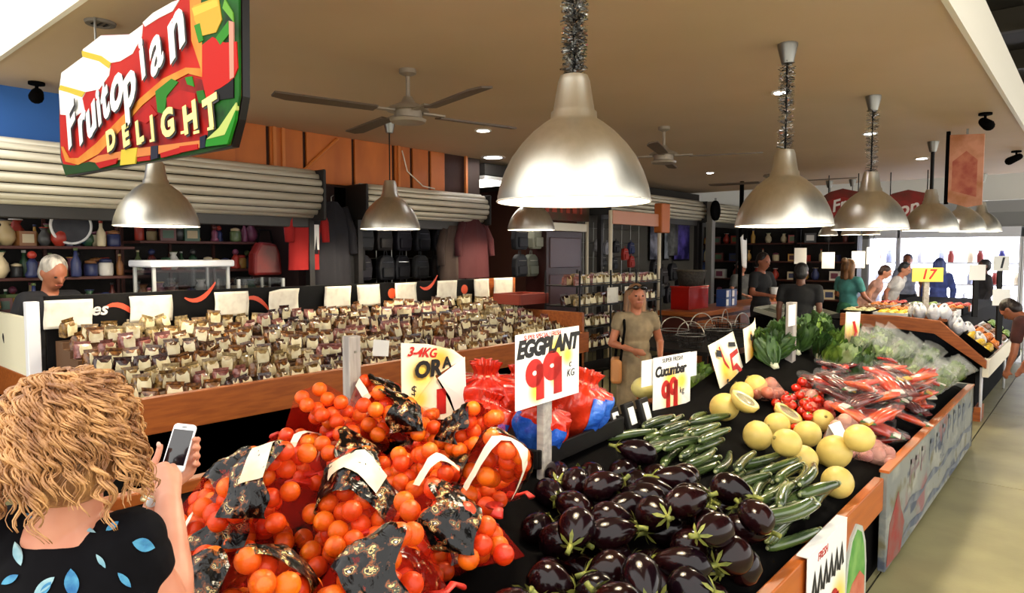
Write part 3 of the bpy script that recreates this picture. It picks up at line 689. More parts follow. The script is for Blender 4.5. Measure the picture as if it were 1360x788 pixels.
# ------------------------------------------------------------------ dropping produce into heaps
class Pile:
    def __init__(s): s.p = np.zeros((0, 4))
    def rest(s, sh, x, y, yaw, sf=surf, soft=.9):
        c, n = math.cos(yaw), math.sin(yaw); best = -9
        for dx, dy, dz, r in sh:
            px, py = x+dx*c-dy*n, y+dx*n+dy*c
            z = sf(px, py)+r-dz
            if len(s.p):
                d2 = (s.p[:, 0]-px)**2+(s.p[:, 1]-py)**2; rr = (s.p[:, 3]+r)*soft; k = d2 < rr*rr
                if k.any(): z = max(z, float((s.p[k, 2]+np.sqrt(rr[k]**2-d2[k])).max())-dz)
            best = max(best, z)
        return best
    def put(s, sh, x, y, z, yaw):
        c, n = math.cos(yaw), math.sin(yaw)
        s.p = np.vstack([s.p]+[[x+dx*c-dy*n, y+dx*n+dy*c, z+dz, r] for dx, dy, dz, r in sh])
def inside(poly, x, y):
    r = False; n = len(poly)
    for i in range(n):
        (x1, y1), (x2, y2) = poly[i], poly[i-1]
        if (y1 > y) != (y2 > y) and x < (x2-x1)*(y-y1)/(y2-y1)+x1: r = not r
    return r
def ons(px, py, h, xmax=-.98):
    """the point on the table that carries something h high seen along a ray"""
    Z = .85+h
    for k in range(25): p = at(px, py, Z=Z); Z = .5*Z+.5*(surf(max(min(p.x, xmax), -2.15), min(p.y, 7.6))+h)
    x = max(min(p.x, xmax), -2.15); y = p.y*x/p.x if abs(p.x) > 1e-3 else p.y
    return Vector((x, y, surf(x, y)))
def area2(pts, h, xmax=-.99): return [tuple(ons(x, y, h, xmax)[:2]) for x, y in pts]
def area(pts, Z):
    return [tuple(at(x, y, Z=Z)[:2]) for x, y in pts]
def heap(pile, sh, poly, n, yawf, tries=5, soft=.9, sf=surf, zmax=9, rnd=random):
    xs = [p[0] for p in poly]; ys = [p[1] for p in poly]; out = []
    for k in range(n):
        best = None
        for q in range(tries):
            while True:
                x, y = rnd.uniform(min(xs), max(xs)), rnd.uniform(min(ys), max(ys))
                if inside(poly, x, y): break
            a = yawf(); z = pile.rest(sh, x, y, a, sf, soft)
            if best is None or z < best[2]: best = (x, y, z, a)
        if best[2] > zmax: continue
        pile.put(sh, best[0], best[1], best[2], best[3]); out.append(best)
    return out
pile = Pile()

# ---- oranges in net bags
ORG = mat('orange_peel', '#ea6408', '#d84c04', rough=.38, scale=4, rnd=.08, bump=.12, bscale=160, sss=.1, hue=.012)
OR_ = .033
rows = [(-.15, -.045), (-.15, .045), (-.068, -.082), (-.066, .0), (-.07, .083), (.015, -.08), (.018, .005), (.014, .084), (.10, -.05), (.10, .045), (.165, 0)]
org_me = MB().ell((0, 0, 0), OR_, 16, 10).mesh('orange', ORG, True)
dimple = MB().lathe([(.006, .0395), (.004, .0415), (.001, .041)], 8).mesh('stem_scar', mat('stem_scar', '#5a5a1c', rough=.7), True)
def film_mat():
    m = bpy.data.materials.new('printed_black_film'); m.use_nodes = True; N = m.node_tree.nodes; L = m.node_tree.links
    b = N['Principled BSDF']; b.inputs['Roughness'].default_value = .2; b.inputs['Specular IOR Level'].default_value = .35
    tc = N.new('ShaderNodeTexCoord'); oi = N.new('ShaderNodeObjectInfo'); ad = N.new('ShaderNodeVectorMath'); ad.operation = 'ADD'
    sc = N.new('ShaderNodeVectorMath'); sc.operation = 'SCALE'; sc.inputs['Scale'].default_value = 11
    cx = N.new('ShaderNodeCombineXYZ'); L.new(oi.outputs['Random'], cx.inputs[0]); L.new(oi.outputs['Random'], cx.inputs[2]); L.new(cx.outputs[0], sc.inputs[0])
    L.new(tc.outputs['Object'], ad.inputs[0]); L.new(sc.outputs[0], ad.inputs[1])
    nz = N.new('ShaderNodeTexNoise'); nz.inputs['Scale'].default_value = 26; nz.inputs['Detail'].default_value = 4; L.new(ad.outputs[0], nz.inputs['Vector'])
    nb = N.new('ShaderNodeTexNoise'); nb.inputs['Scale'].default_value = 22; nb.inputs['Detail'].default_value = 4; nb.inputs['Distortion'].default_value = 1.5; L.new(ad.outputs[0], nb.inputs['Vector']); bp = N.new('ShaderNodeBump'); bp.inputs['Strength'].default_value = .35; bp.inputs['Distance'].default_value = .015; L.new(nb.outputs['Fac'], bp.inputs['Height']); L.new(bp.outputs[0], b.inputs['Normal'])
    rp = N.new('ShaderNodeValToRGB'); rp.color_ramp.interpolation = 'CONSTANT'; e = rp.color_ramp.elements
    e[0].position = 0; e[0].color = (*lin('#040303'), 1); e[1].position = .53; e[1].color = (*lin('#4a2a18'), 1)
    for p, c in ((.56, '#8a4a20'), (.585, '#3c4232'), (.62, '#d8b878'), (.65, '#2a2420'), (.70, '#e8e0d0')):
        q = e.new(p); q.color = (*lin(c), 1)
    L.new(nz.outputs['Fac'], rp.inputs[0]); L.new(rp.outputs[0], b.inputs['Base Color']); return m
FILM = film_mat()
NET = mat('red_net', '#c01804', rough=.6, alpha=.17, spec=.1)
STRAP = mat('cream_strap', '#e8dcc0', rough=.5)
LABEL_CREAM = mat('film_label', '#efe2c4', '#d8c09a', rough=.35, scale=9)  # cream paper label stuck over the printed film
def bag_variant(seed):
    rnd = random.Random(seed); P = Pile(); pos = []
    flat = lambda x, y: 0
    n1 = []
    for i in range(6):
        for j in range(4):
            x, y = -.165+i*.062+(.03 if j % 2 else 0), -.09+j*.06
            if (x/.2)**2+(y/.12)**2 < 1: n1.append((x, y))
    for x, y in n1:
        x += rnd.uniform(-.008, .008); y += rnd.uniform(-.008, .008); z = P.rest([(0, 0, 0, OR_)], x, y, 0, flat, .97); P.put([(0, 0, 0, OR_)], x, y, z, 0); pos.append((x, y, z))
    for x, y in [(-.10, -.02), (-.03, -.05), (-.035, .04), (.035, 0.0), (.085, -.02)]:
        x += rnd.uniform(-.015, .015); y += rnd.uniform(-.015, .015); z = P.rest([(0, 0, 0, OR_)], x, y, 0, flat, .97); P.put([(0, 0, 0, OR_)], x, y, z, 0); pos.append((x, y, z))
    bm = bmesh.new()
    for p in pos:
        for k in range(18):
            d = Vector((rnd.gauss(0, 1), rnd.gauss(0, 1), rnd.gauss(0, 1))).normalized(); bm.verts.new(Vector(p)+d*(OR_+.003))
    bm.verts.new((.25, .0, .035)); bm.verts.new((.25, .02, .04)); bm.verts.new((-.23, .01, .03)); bm.verts.new((0, 0, .125))
    r = bmesh.ops.convex_hull(bm, input=bm.verts); dead = [g for g in r['geom_interior']+r['geom_unused'] if isinstance(g, bmesh.types.BMVert)]
    bmesh.ops.delete(bm, geom=list(set(dead)), context='VERTS')
    bm.normal_update(); bvh = BVHTree.FromBMesh(bm); me = bpy.data.meshes.new('net'); bm.to_mesh(me); bm.free()
    me.polygons.foreach_set('use_smooth', [True]*len(me.polygons)); me.materials.append(NET)
    def patch(x0, x1, a0, a1, nu, nv, off, amp, m, name, skew=0, edge=0):
        def f(u, v):
            a = R(a0+(a1-a0)*v); x = x0+(x1-x0)*u*(1+edge*(.12*math.sin(v*11+seed)+.1*math.sin(v*23+2*seed)))+skew*(v-.5)+edge*.012*math.sin(v*9+seed*3)*(1-u); d = Vector((0, math.sin(a), math.cos(a))); o = Vector((x, 0, .04))
            h = bvh.ray_cast(o, d)[0]
            if h is None: h = o+d*.02
            n = amp*(math.sin(u*17+v*9+seed)+math.sin(u*9-v*31+seed*2)+math.sin(v*43+u*14)+.7*math.sin(u*39+v*17))/3
            return h+d*(off+n)
        return MB().grid(nu, nv, f).mesh(name, m, True)
    side = rnd.choice((-1, 1))
    fm = patch(-.10+.03*rnd.random(), .075, -80, 82, 22, 36, .005, .006, FILM, 'printed_film', .05*side, 1)
    lm = patch(-.03, .05, -35, 30, 6, 10, .011, .002, LABEL_CREAM, 'label', .03*side)
    sm = patch(.13, .155, -75, 75, 3, 18, .010, .002, STRAP, 'strap', .04*side)
    tail = MB().tube([(.2, 0, .045), (.24, .005, .05), (.27, .02, .06), (.3, .015, .045)], [.035, .012, .016, .022], 8, flat=.4).mesh('net_tail', mat('red_net_tail', '#b8200c', rough=.5), True)
    return pos, me, fm, lm, sm, tail
variants = [bag_variant(s) for s in (1, 2, 3, 4)]
org_poly = area([(250, 830), (262, 715), (300, 640), (390, 565), (420, 548), (560, 552), (600, 590), (690, 640), (660, 690), (610, 720), (600, 790), (585, 850)], .93)
random.seed(42)
def orange_bag(x, y, z, a, v, feats, i):
    pos, me, fm, lm, sm, tail = variants[v]
    ext = [w for w, f in (('a cream label', 'l'), ('a cream strap', 's')) if f in feats]
    lab = 'net bag of oranges with %s in the heap' % (' and '.join((['black printed film'] if 'f' in feats else [])+ext) or 'bare netting')
    lab = lab.replace('in the heap', 'near the curled sign' if y > 2.05 else 'next to the eggplants' if x > -1.8 else 'against the back rail' if x < -2.42 else 'in mid-heap')
    t = thing('orange_bag', lab, 'orange bag', (x, y, z), group='net bags of oranges', rot=(R(random.uniform(-4, 4)), R(random.uniform(-4, 4)), a))
    for k, p in enumerate(pos):
        o = place('orange', org_me, t, p, rot=(random.uniform(-1.2, 1.2), random.uniform(-1.2, 1.2), 0))
    place('net', me, t)
    if 'f' in feats: f = place('printed_film', fm, t)
    if 'l' in feats: place('label', lm, t)
    if 's' in feats: place('strap', sm, t)
    place('net_tail', tail, t)
shapes = [[(p[0], p[1], p[2], OR_) for p in v[0]] for v in variants]
def osurf(x, y): return surf(x, y)+.02*max(0, 1-abs(y-1.9)/.9)*(1 if x < -2.1 else max(0, 1-(x+2.1)/.5))
riser = MB(); riser.grid(16, 16, lambda u, v: (-2.88+1.3*u, .98+1.7*v, osurf(-2.88+1.3*u, .98+1.7*v)-.004)); riser.build('riser', BLACK, mt, smooth=True, solid=.004)
nb = 0
for layer, n in ((0, 24), (1, 1)):
    for k in range(n):
        best = None
        for q in range(26):
            while True:
                x, y = random.uniform(-3, -1.3), random.uniform(.7, 2.7)
                if inside(org_poly, x, y) and x > -2.74 and (layer == 0 or y > 1.55): break
            a = random.uniform(0, 2*PI); v = random.randrange(4)
            z = pile.rest(shapes[v], x, y, a, osurf, .9)
            if best is None or z < best[2]: best = (x, y, z, a, v)
        x, y, z, a, v = best; pile.put(shapes[v], x, y, z, a)
        feats = random.choice(['f', 'f', 'fl', 'f', 'f', 'fs', 'f', 'f', '', 'fl', 's', 'f']); orange_bag(x, y, z, a, v, feats, nb); nb += 1

# ---- eggplants
EGG = mat('aubergine_skin', '#0d0408', '#1a0606', rough=.15, scale=5, rnd=.3, spec=.32)
CAL = mat('calyx_green', '#8a8a38', '#5c6424', rough=.6, scale=40)
RX = Matrix.Rotation(R(90), 4, 'Y')
def egg_meshes(L, r, seed):
    rnd = random.Random(seed); n = 9; prof = []
    for i in range(n+1):
        t = i/n; w = math.sin(PI*t**.84)**.62 if 0 < t < 1 else 0
        w = w*(1-.14*t); prof.append((max(.003, r*w*1.12), -L/2+L*t))
    body = MB().lathe(prof, 18, RX).mesh('eggplant', EGG, True)
    mb = MB(); x = L/2-.012
    for k in range(6):
        a = 2*PI*k/6; a2 = a+.9
        def pt(q, xx, rr): return (xx, rr*math.cos(q), rr*math.sin(q))
        mb.add([pt(a, x+.012, .011), pt(a+.25, x-.001, r*.55), pt(a+.45, x-.014, r*.76), pt(a+.65, x-.001, r*.55), pt(a2, x+.012, .011)], [(0, 1, 2, 3, 4)])
    cal = mb.mesh('calyx', CAL, True)
    stem = MB().tube([(x+.005, 0, 0), (x+.03, .002, .004), (x+.045, .006, .01)], [.011, .009, .01], 8).mesh('stem', CAL, True)
    return body, cal, stem, [(-L*.2, 0, 0, r*.93), (L*.08, 0, 0, r*.86), (L*.33, 0, 0, r*.55)]
eggs = [egg_meshes(.19, .066, 1), egg_meshes(.165, .068, 2), egg_meshes(.215, .06, 3)]
egg_poly = [(-.955, 1.3), (-.955, 2.62), (-1.12, 2.8), (-1.42, 2.95), (-1.65, 2.92), (-1.85, 3.0), (-1.95, 2.9), (-1.9, 2.5), (-1.78, 2.2), (-1.62, 1.8), (-1.5, 1.4), (-1.45, 1.2)]
random.seed(77); nE = 0
for k in range(74):
    v = random.randrange(3); b, c, s, sh = eggs[v]
    x, y, z, a = heap(pile, sh, egg_poly, 1, lambda: random.uniform(0, 2*PI), 9, .93)[0]
    z0 = z
    o = place('eggplant', b, None, (x, y, z0), rot=(random.uniform(0, 6), R(random.uniform(-14, 14)), a))
    tag(o, '%s glossy dark eggplant %s' % (['long', 'round', 'slim'][v], 'beside the orange rail' if x > -1.18 else 'next to the zucchini' if y > 2.5 else 'next to the bags of oranges' if x < -1.5 else 'in the middle of the heap'), 'eggplant', 'eggplants in the heap')
    place('calyx', c, o); place('stem', s, o)

# ---- zucchini
ZUC = mat('zucchini_skin', '#2c3a20', '#4a5c2c', rough=.25, scale=26, stretch=(.15, 1, 1), coat=.5, rnd=.2)
ZTIP = mat('zucchini_tip', '#9aa070', rough=.6)
def zuc_meshes(L, r, bend):
    pts = [(-L/2+L*i/10, bend*math.sin(PI*i/10), 0) for i in range(11)]
    rad = [r*(.55 if i == 0 else .86 if i == 1 else 1 if i < 7 else 1-.09*(i-6)) for i in range(11)]
    body = MB().tube(pts, rad, 12).mesh('zucchini', ZUC, True)
    tip = MB().tube([(L/2-.002, 0, 0), (L/2+.018, 0, .002)], [r*.55, r*.45], 7).mesh('stem_end', ZTIP, True)
    sc = MB().lathe([(r*.4, 0), (r*.3, -.006), (.001, -.007)], 8, Matrix.Translation((-L/2, 0, 0)) @ RX).mesh('blossom_scar', ZTIP, True)
    return body, tip, sc, [(-L/2+L*t, bend*math.sin(PI*t), 0, r*(1 if t < .7 else .85)) for t in (.1, .3, .5, .7, .9)]
zucs = [zuc_meshes(.33, .026, .018), zuc_meshes(.29, .029, .0), zuc_meshes(.36, .025, -.022)]
yaw1 = math.atan2(*(at(920, 568, Z=.85)-at(835, 595, Z=.85)).yx)
yaw2 = math.atan2(*(at(1050, 650, Z=.8)-at(970, 700, Z=.8)).yx)
zp1 = [(-1.8, 3.1), (-2.0, 3.35), (-2.05, 3.75), (-1.95, 4.1), (-1.75, 3.95), (-1.6, 3.6), (-1.55, 3.2)]
zp2 = [(-.965, 2.8), (-.965, 3.45), (-1.1, 3.5), (-1.3, 3.65), (-1.5, 3.45), (-1.45, 3.12), (-1.2, 2.9)]
random.seed(5)
for poly, yw, n, lab in ((zp1, yaw1, 24, 'dark green zucchini in the loose bunch beside the cucumber sign'), (zp2, yaw2, 38, 'dark green zucchini in the heap beside the orange rail')):
    for k in range(n):
        v = random.randrange(3); b, tp, sc_, sh = zucs[v]
        x, y, z, a = heap(pile, sh, poly, 1, lambda: yw+random.gauss(0, .22), 5, .93)[0]
        o = place('zucchini', b, None, (x, y, z), rot=(random.uniform(-.5, .5), 0, a)); tag(o, lab, 'zucchini', 'zucchini on the table')
        place('stem_end', tp, o); place('blossom_scar', sc_, o)

# ---- melons, two of them cut in half and wrapped
MEL = mat('melon_rind', '#dcc26a', '#c9b05a', rough=.45, scale=7, rnd=.07, bump=.05, bscale=60)
FLESH = mat('melon_flesh', '#e4d684', '#cfc060', rough=.3, scale=12, coat=.7)
mel_me = MB().ell((0, 0, 0), (.088, .083, .083), 24, 16).mesh('melon', MEL, True)
nub = MB().lathe([(.012, 0), (.008, .008), (.001, .009)], 8, Matrix.Translation((.087, 0, 0)) @ RX).mesh('stem_scar', mat('melon_scar', '#8a7a3a', rough=.7), True)
mels = [(962, 542, 1.1), (985, 524, .95), (1004, 514, .95), (1006, 580, 1.02), (1032, 566, .95), (1072, 578, .98), (1108, 602, 1.15), (1066, 612, .98), (1044, 618, .92), (1140, 618, .95), (1112, 648, .98), (1092, 560, .9)]
random.seed(9)
for x, y, s in mels:
    p = ons(x, y, .08*s, -1.0); x_, y_ = p.x, p.y; r = .085*s
    z = pile.rest([(0, 0, 0, r)], x_, y_, 0, surf, .94); pile.put([(0, 0, 0, r)], x_, y_, z, 0)
    o = place('melon', mel_me, None, (x_, y_, z), rot=(random.uniform(-1, 1), random.uniform(-1, 1), random.uniform(0, 6)), scale=(s, s, s)); place('stem_scar', nub, o)
    tag(o, 'round yellow melon in the heap beside the zucchini' if s < 1.1 else 'larger yellow melon in the heap beside the zucchini', 'melon', 'yellow melons on the table')
for x, y, lab in ((990, 548, 'halved yellow melon lying cut side up, next to the zucchini'), (1048, 545, 'halved melon cut side up beneath the post among the melons')):
    p = ons(x, y, .12); z = pile.rest([(0, 0, 0, .08)], p.x, p.y, 0, surf, .94); pile.put([(0, 0, 0, .085)], p.x, p.y, z, 0)
    t = thing('melon_half', lab, 'melon', (p.x, p.y, z+.03), rot=(R(-14), R(24), R(-30)))
    MB().lathe([(.002, -.08), (.045, -.07), (.075, -.04), (.085, 0)], 24, sx=1.25).build('rind', MEL, t, smooth=True)
    MB().lathe([(.085, 0), (.075, .002), (.04, -.002), (.025, -.02), (.001, -.026)], 24, sx=1.25).build('flesh', FLESH, t, smooth=True)
    MB().lathe([(.03, -.006), (.02, -.012), (.001, -.016)], 14, sx=1.5).build('seeds', mat('melon_seed', '#b89a48', '#8a6a28', scale=90), t, smooth=True)
    MB().lathe([(.0865, -.004), (.05, .006), (.001, .007)], 24, sx=1.25).build('wrap', mat('cling_wrap', '#f4f6f4', rough=.08, alpha=.14), t, smooth=True)
# ------------------------------------------------------------------ tray of red bags with blue bands
def red_bag(lab, p, s, col, seed, band=None, tilt=(0, 0, 0)):
    t = thing('red_bag', lab, 'bag', p, rot=tilt); rnd = random.Random(seed)
    def f(u, v):
        a = 2*PI*u; fold = (v-.55)*2.2 if v > .55 else 0
        r = .15*s*(math.sin(PI*(.08+.8*min(v, .78)))**.7) if v < .78 else .15*s*(.40-.9*(v-.78)+(1.9*max(0, v-.88)))
        r *= 1+.05*math.sin(a*3+seed)+(.06+.2*max(0, fold))*math.sin(a*11+seed+v*2)*min(1, v*2)+.04*math.sin(a*7-v*16)
        return (r*math.cos(a), r*math.sin(a)*.85, .34*s*v)
    MB().grid(61, 26, f).build('sack', mat('red_film_'+col, col, '#c83018', rough=.25, scale=7, bump=.5, bscale=22, coat=.5), t, smooth=True)
    MB().tube([(.047*s*math.cos(q), .042*s*math.sin(q), .285*s) for q in [k*PI/8 for k in range(17)]], .006*s, 6).build('tie', mat('tie_orange', '#e89070'), t, smooth=True)
    if band:
        def g(u, v):
            x, y, z = f(band[0]+(band[1]-band[0])*u, band[2]+(band[3]-band[2])*v); return (x*1.03, y*1.03, z)
        MB().grid(20, 10, g).build('blue_band', mat('blue_film', '#1c4ab0', '#3a72d0', rough=.2, scale=14, bump=.5, bscale=30, coat=.5), t, smooth=True)
    return t
tr = thing('black_tray', 'shallow black tray holding the red bags behind the eggplants', 'tray', (-2.38, 2.84, .845), R(4))
MB().b2((-.42, -.42, 0), (.4, .42, .012)).build('bottom', DARK, tr)
for s in (-.42, .42): MB().b2((-.42, s-.01, 0), (.4, s+.01, .09)).build('side', DARK, tr, bev=.004)
for s in (-.42, .4): MB().b2((s-.01, -.42, 0), (s+.01, .42, .09)).build('end', DARK, tr, bev=.004)
red_bag('big puffed red bag with a gathered top in the black tray', (-2.56, 2.74, .86), 1.2, '#b01004', 1, None, (R(8), R(4), .3))
red_bag('red bag with a blue band in the tray corner by the curled sign', (-2.38, 2.5, .86), .85, '#b41404', 2, (.7, 1.02, .05, .55), (R(-12), R(10), .2))
red_bag('red bag with a wide blue foil panel behind the sign post', (-2.12, 2.62, .86), .95, '#bc2008', 3, (.62, 1.0, .06, .66), (R(4), R(20), .1))
red_bag('orange-red bag edged with a blue strip beside the card holder', (-2.14, 2.98, .86), 1.1, '#c03418', 4, (.88, 1.12, .05, .8), (R(-6), R(14), 0))
red_bag('red bag at the back corner of the black tray', (-2.62, 3.1, .86), .95, '#a81004', 5)
# price card holder: black rack of white cards
hd = thing('card_holder', 'black holder with four small white price cards at the table edge', 'holder', at(828, 556, X=-2.06), rot=(0, 0, R(0)))
for k in range(4):
    M = Matrix.Translation((0, -.27+k*.17, 0)) @ Matrix.Rotation(R(-18), 4, 'Y') @ Matrix.Rotation(R(12), 4, 'Z')
    b = MB().box((0, 0, 0), (.03, .16, .16), M).build('frame', DARK, hd, bev=.006); MB().box((.018, 0, 0), (.004, .09, .10), M).build('card', CARD, b)
MB().box((-.03, 0, -.1), (.06, .75, .06)).build('foot', DARK, hd)

# ------------------------------------------------------------------ far half of the table
random.seed(15)
sacknet = mat('pale_net', '#d8a090', rough=.5, alpha=.35)
def net_sack(name, lab, cat, p, r, n, col, c2, net, seed):
    t = thing(name, lab, cat, p); rnd = random.Random(seed); P = Pile(); m = mat('skin_'+col, col, c2, rough=.35, scale=12, rnd=.1)
    me = MB().ell((0, 0, 0), (r, r, r*.9), 12, 8).mesh('bulb', m, True); flat = lambda x, y: 0; bm = bmesh.new()
    for k in range(n):
        best = min(((rnd.gauss(0, r*1.2), rnd.gauss(0, r*1.2)) for q in range(6)), key=lambda q: P.rest([(0, 0, 0, r)], q[0], q[1], 0, flat))
        z = P.rest([(0, 0, 0, r)], best[0], best[1], 0, flat); P.put([(0, 0, 0, r)], best[0], best[1], z, 0)
        place('bulb', me, t, (best[0], best[1], z), rot=(rnd.uniform(-1, 1), rnd.uniform(-1, 1), 0))
        for q in range(14): bm.verts.new(Vector((best[0], best[1], z))+Vector((rnd.gauss(0, 1), rnd.gauss(0, 1), rnd.gauss(0, 1))).normalized()*(r*1.06))
    rr = bmesh.ops.convex_hull(bm, input=bm.verts); bmesh.ops.delete(bm, geom=list({g for g in rr['geom_interior']+rr['geom_unused'] if isinstance(g, bmesh.types.BMVert)}), context='VERTS')
    me2 = bpy.data.meshes.new('net'); bm.to_mesh(me2); bm.free(); me2.materials.append(net); place('net', me2, t)
    return t
def on(px, py, Z, dx=0): 
    return ons(px, py, .05)
net_sack('onion_bag', 'net bag of red onions beside the halved melons', 'onion bag', on(1088, 548, .9), .04, 9, '#a83a34', '#c06a58', NET, 3)
net_sack('onion_bag', 'net bag of pale pink onions among the melons', 'onion bag', on(1068, 532, .92), .042, 7, '#c89484', '#b87868', sacknet, 4)
net_sack('garlic_bag', 'net bag of brown-pink onions past the melons', 'onion bag', on(1118, 580, .85), .04, 9, '#b0786a', '#c89a80', sacknet, 5)
net_sack('onion_bag', 'net bag of pink onions by the painted board rail', 'onion bag', on(1150, 598, .74), .04, 10, '#c08a80', '#a86a62', sacknet, 6)
net_sack('onion_bag', 'net bag of onions just behind the two price signs', 'onion bag', on(1018, 520, .95), .045, 8, '#b86a50', '#9a4a3a', sacknet, 7)
net_sack('onion_bag', 'net bag of rosy onions lying lengthwise beside the rail', 'onion bag', on(1168, 612, .72), .034, 9, '#b87a70', '#a05a50', sacknet, 8)
for px, py, lab in ((1146, 575, 'small white tented card among the onions'), (1118, 592, 'small white tented card by the melons')):
    p = on(px, py, .85)
    o = MB().add([(-.04, -.06, 0), (.04, -.06, 0), (.03, .05, .16), (-.06, .05, .14), (.02, .1, 0), (-.05, .1, 0)], [(0, 1, 2, 3), (3, 2, 4, 5)]).build('tent_card', CARD, None, loc=p+Vector((0, 0, .03)), solid=.003)
    o.rotation_euler = (0, 0, R(60)); tag(o, lab, 'card')
# open heap of bright red tomatoes
TOM = mat('tomato_skin', '#c01406', '#d03010', rough=.2, scale=6, coat=.5, rnd=.12); tom_me = MB().ell((0, 0, 0), (.034, .034, .03), 14, 9).mesh('tomato', TOM, True)
tcal = MB()
for k in range(5):
    a = 2*PI*k/5; tcal.add([(0, 0, .03), (.008*math.cos(a-.5), .008*math.sin(a-.5), .031), (.02*math.cos(a), .02*math.sin(a), .029), (.008*math.cos(a+.5), .008*math.sin(a+.5), .031)], [(0, 1, 2, 3)])
tcal_me = tcal.mesh('calyx', mat('tomato_green', '#3c6a22'), True)
tp = area([(1026, 515), (1046, 478), (1086, 474), (1095, 505), (1066, 530)], .95)
for x, y, z, a in heap(pile, [(0, 0, 0, .034)], tp, 40, lambda: random.uniform(0, 6), 5, .94):
    o = place('tomato', tom_me, None, (x, y, z), rot=(random.uniform(-.6, .6), random.uniform(-.6, .6), a)); tag(o, 'bright red tomato in the loose heap behind the grey post', 'tomato', 'loose tomatoes'); place('calyx', tcal_me, o)
# clear packs of red peppers, in rows towards the rail
PEP = [mat('pepper_red', '#a01006', '#c03010', rough=.2, scale=8, coat=.6, rnd=.1), mat('pepper_orange', '#d85a1c', '#c02a10', rough=.2, scale=8, coat=.6), mat('pepper_dark', '#3c0806', '#6a1008', rough=.2, scale=8, coat=.6)]
FILMC = mat('clear_sleeve', '#eef0ee', rough=.12, alpha=.05, coat=.3)
def pepper_pack(lab, p, rz, ci, s=1, group=None, top='#e8e0d0'):
    t = thing('pepper_pack', lab, 'pepper pack', p, group=group, rot=(0, R(-20), rz))
    for k in range(3):
        y = (-.032+.032*k)*s
        b = MB().tube([(-.1*s, y, .03*s), (-.05*s, y, .036*s), (.03*s, y*1.1, .035*s), (.1*s, y*1.1, .028*s)], [.012*s, .02*s, .019*s, .006*s], 10).build('pepper', PEP[ci], t, smooth=True)
        MB().tube([(-.1*s, y, .03*s), (-.125*s, y, .038*s)], [.007*s, .005*s], 6).build('stalk', mat('tomato_green', '#3c6a22'), b)
    MB().cap((-.09*s, 0, .036*s), (.09*s, 0, .034*s), .056*s, .05*s, 16, sq=((0, 0, 1), .62)).build('sleeve', FILMC, t, smooth=True)
    MB().box((-.13*s, 0, .045*s), (.04*s, .07*s, .012*s)).build('header', mat('header_'+top, top, rough=.4), t, bev=.004)
random.seed(6)
pp = [(-.98, 4.75), (-.98, 6.45), (-1.4, 6.5), (-1.8, 6.2), (-1.62, 5.3), (-1.3, 4.75)]
for k in range(62):
    sh = [(-.09, 0, .035, .05), (0, 0, .035, .05), (.09, 0, .035, .05)]
    x, y, z, a = heap(pile, sh, [(max(min(a_, -.99), -2.1), b_) for a_, b_ in pp], 1, lambda: random.choice([0, PI])+random.gauss(.2, .75), 5, .85)[0]
    ci = random.choice([0, 2, 2, 2, 1]) if x < -1.3 else random.choice([0, 0, 1, 1, 2]); hc_ = random.choice(['#d8d0c0', '#d8d0c0', '#c89a30', '#5a1410'])
    pepper_pack('clear pack of %s peppers with a %s header in the heap' % (['red', 'orange', 'dark red'][ci], {'#d8d0c0': 'white', '#c89a30': 'yellow', '#5a1410': 'maroon'}[hc_]), (x, y, z), a, ci, 1.1, 'packs of peppers', hc_)
# punnets of tomatoes on black crates behind the packs
for i, (px, py) in enumerate(((1110, 470), (1135, 462), (1128, 478), (1155, 476), (1150, 455), (1105, 455), (1170, 490), (1180, 470))):
    p = at(px, py, Z=1.05); p = Vector((p.x, p.y, surf(p.x, p.y)))
    t = thing('tomato_punnet', 'clear punnet of red tomatoes in the stack behind the pepper packs', 'punnet', p, R(random.uniform(-20, 20)), 'tomato punnets')
    z0 = .0
    MB().b2((-.1, -.075, 0), (.1, .075, .06)).build('crate', DARK, t, bev=.01)
    for a in range(3):
        for b in range(4): place('tomato', tom_me, t, (-.07+b*.046+random.uniform(-.005, .005), -.048+a*.047, .085), rot=(random.uniform(-1, 1), 0, 0), scale=(.72, .72, .72))
    MB().b2((-.098, -.073, .06), (.098, .073, .115)).build('lid', FILMC, t, bev=.012)
# sleeved greens
GRN = mat('leaf_green', '#3c5c1a', '#66802e', rough=.45, scale=14, rnd=.15); GRN2 = mat('leaf_dark', '#24401a', '#3c5a22', rough=.5, scale=16, rnd=.2); PALE = mat('leaf_pale', '#a8b888', '#7a9450', rough=.45, scale=14, rnd=.1)
SLEEVE = mat('white_sleeve', '#f2f4ee', rough=.15, alpha=.13, coat=.4)
def ruffle(seed, h=.2, r=.07, n=14):
    rnd = random.Random(seed); mb = MB()
    for k in range(n):
        a = rnd.uniform(0, 2*PI); lean = rnd.uniform(.15, .75); w = rnd.uniform(.03, .05); hh = h*rnd.uniform(.75, 1.05); ph = rnd.uniform(0, 6)
        d = Vector((math.cos(a), math.sin(a), 0)); sd = Vector((-math.sin(a), math.cos(a), 0))
        def f(u, v):
            q = (u-.5)*2; o = d*(r*lean*(.25+v*1.2))+Vector((0, 0, hh*v*(1-.25*lean*v)))
            return o+sd*q*w*(.35+1.1*math.sin(PI*min(1, v*.8+.08)))+d*(.012*math.sin(q*6+ph)*v-.02*abs(q)*v)+Vector((0, 0, .012*math.sin(q*7+ph*2)*v))
        mb.grid(7, 7, f)
    return mb
ruf = [(ruffle(s), ruffle(s+50, .22, .09, 18), ruffle(s+90, .17, .1, 20)) for s in (1, 2, 3)]
gm_ = {m.name: [ruf[i][j].mesh('leaves', m, True) for i in range(3) for j in range(3)] for m in (GRN, GRN2, PALE)}
stalk_me = MB().lathe([(.022, -.03), (.026, 0), (.02, .08)], 10).mesh('stalk', mat('stalk_white', '#d4d8b8', rough=.5), True)
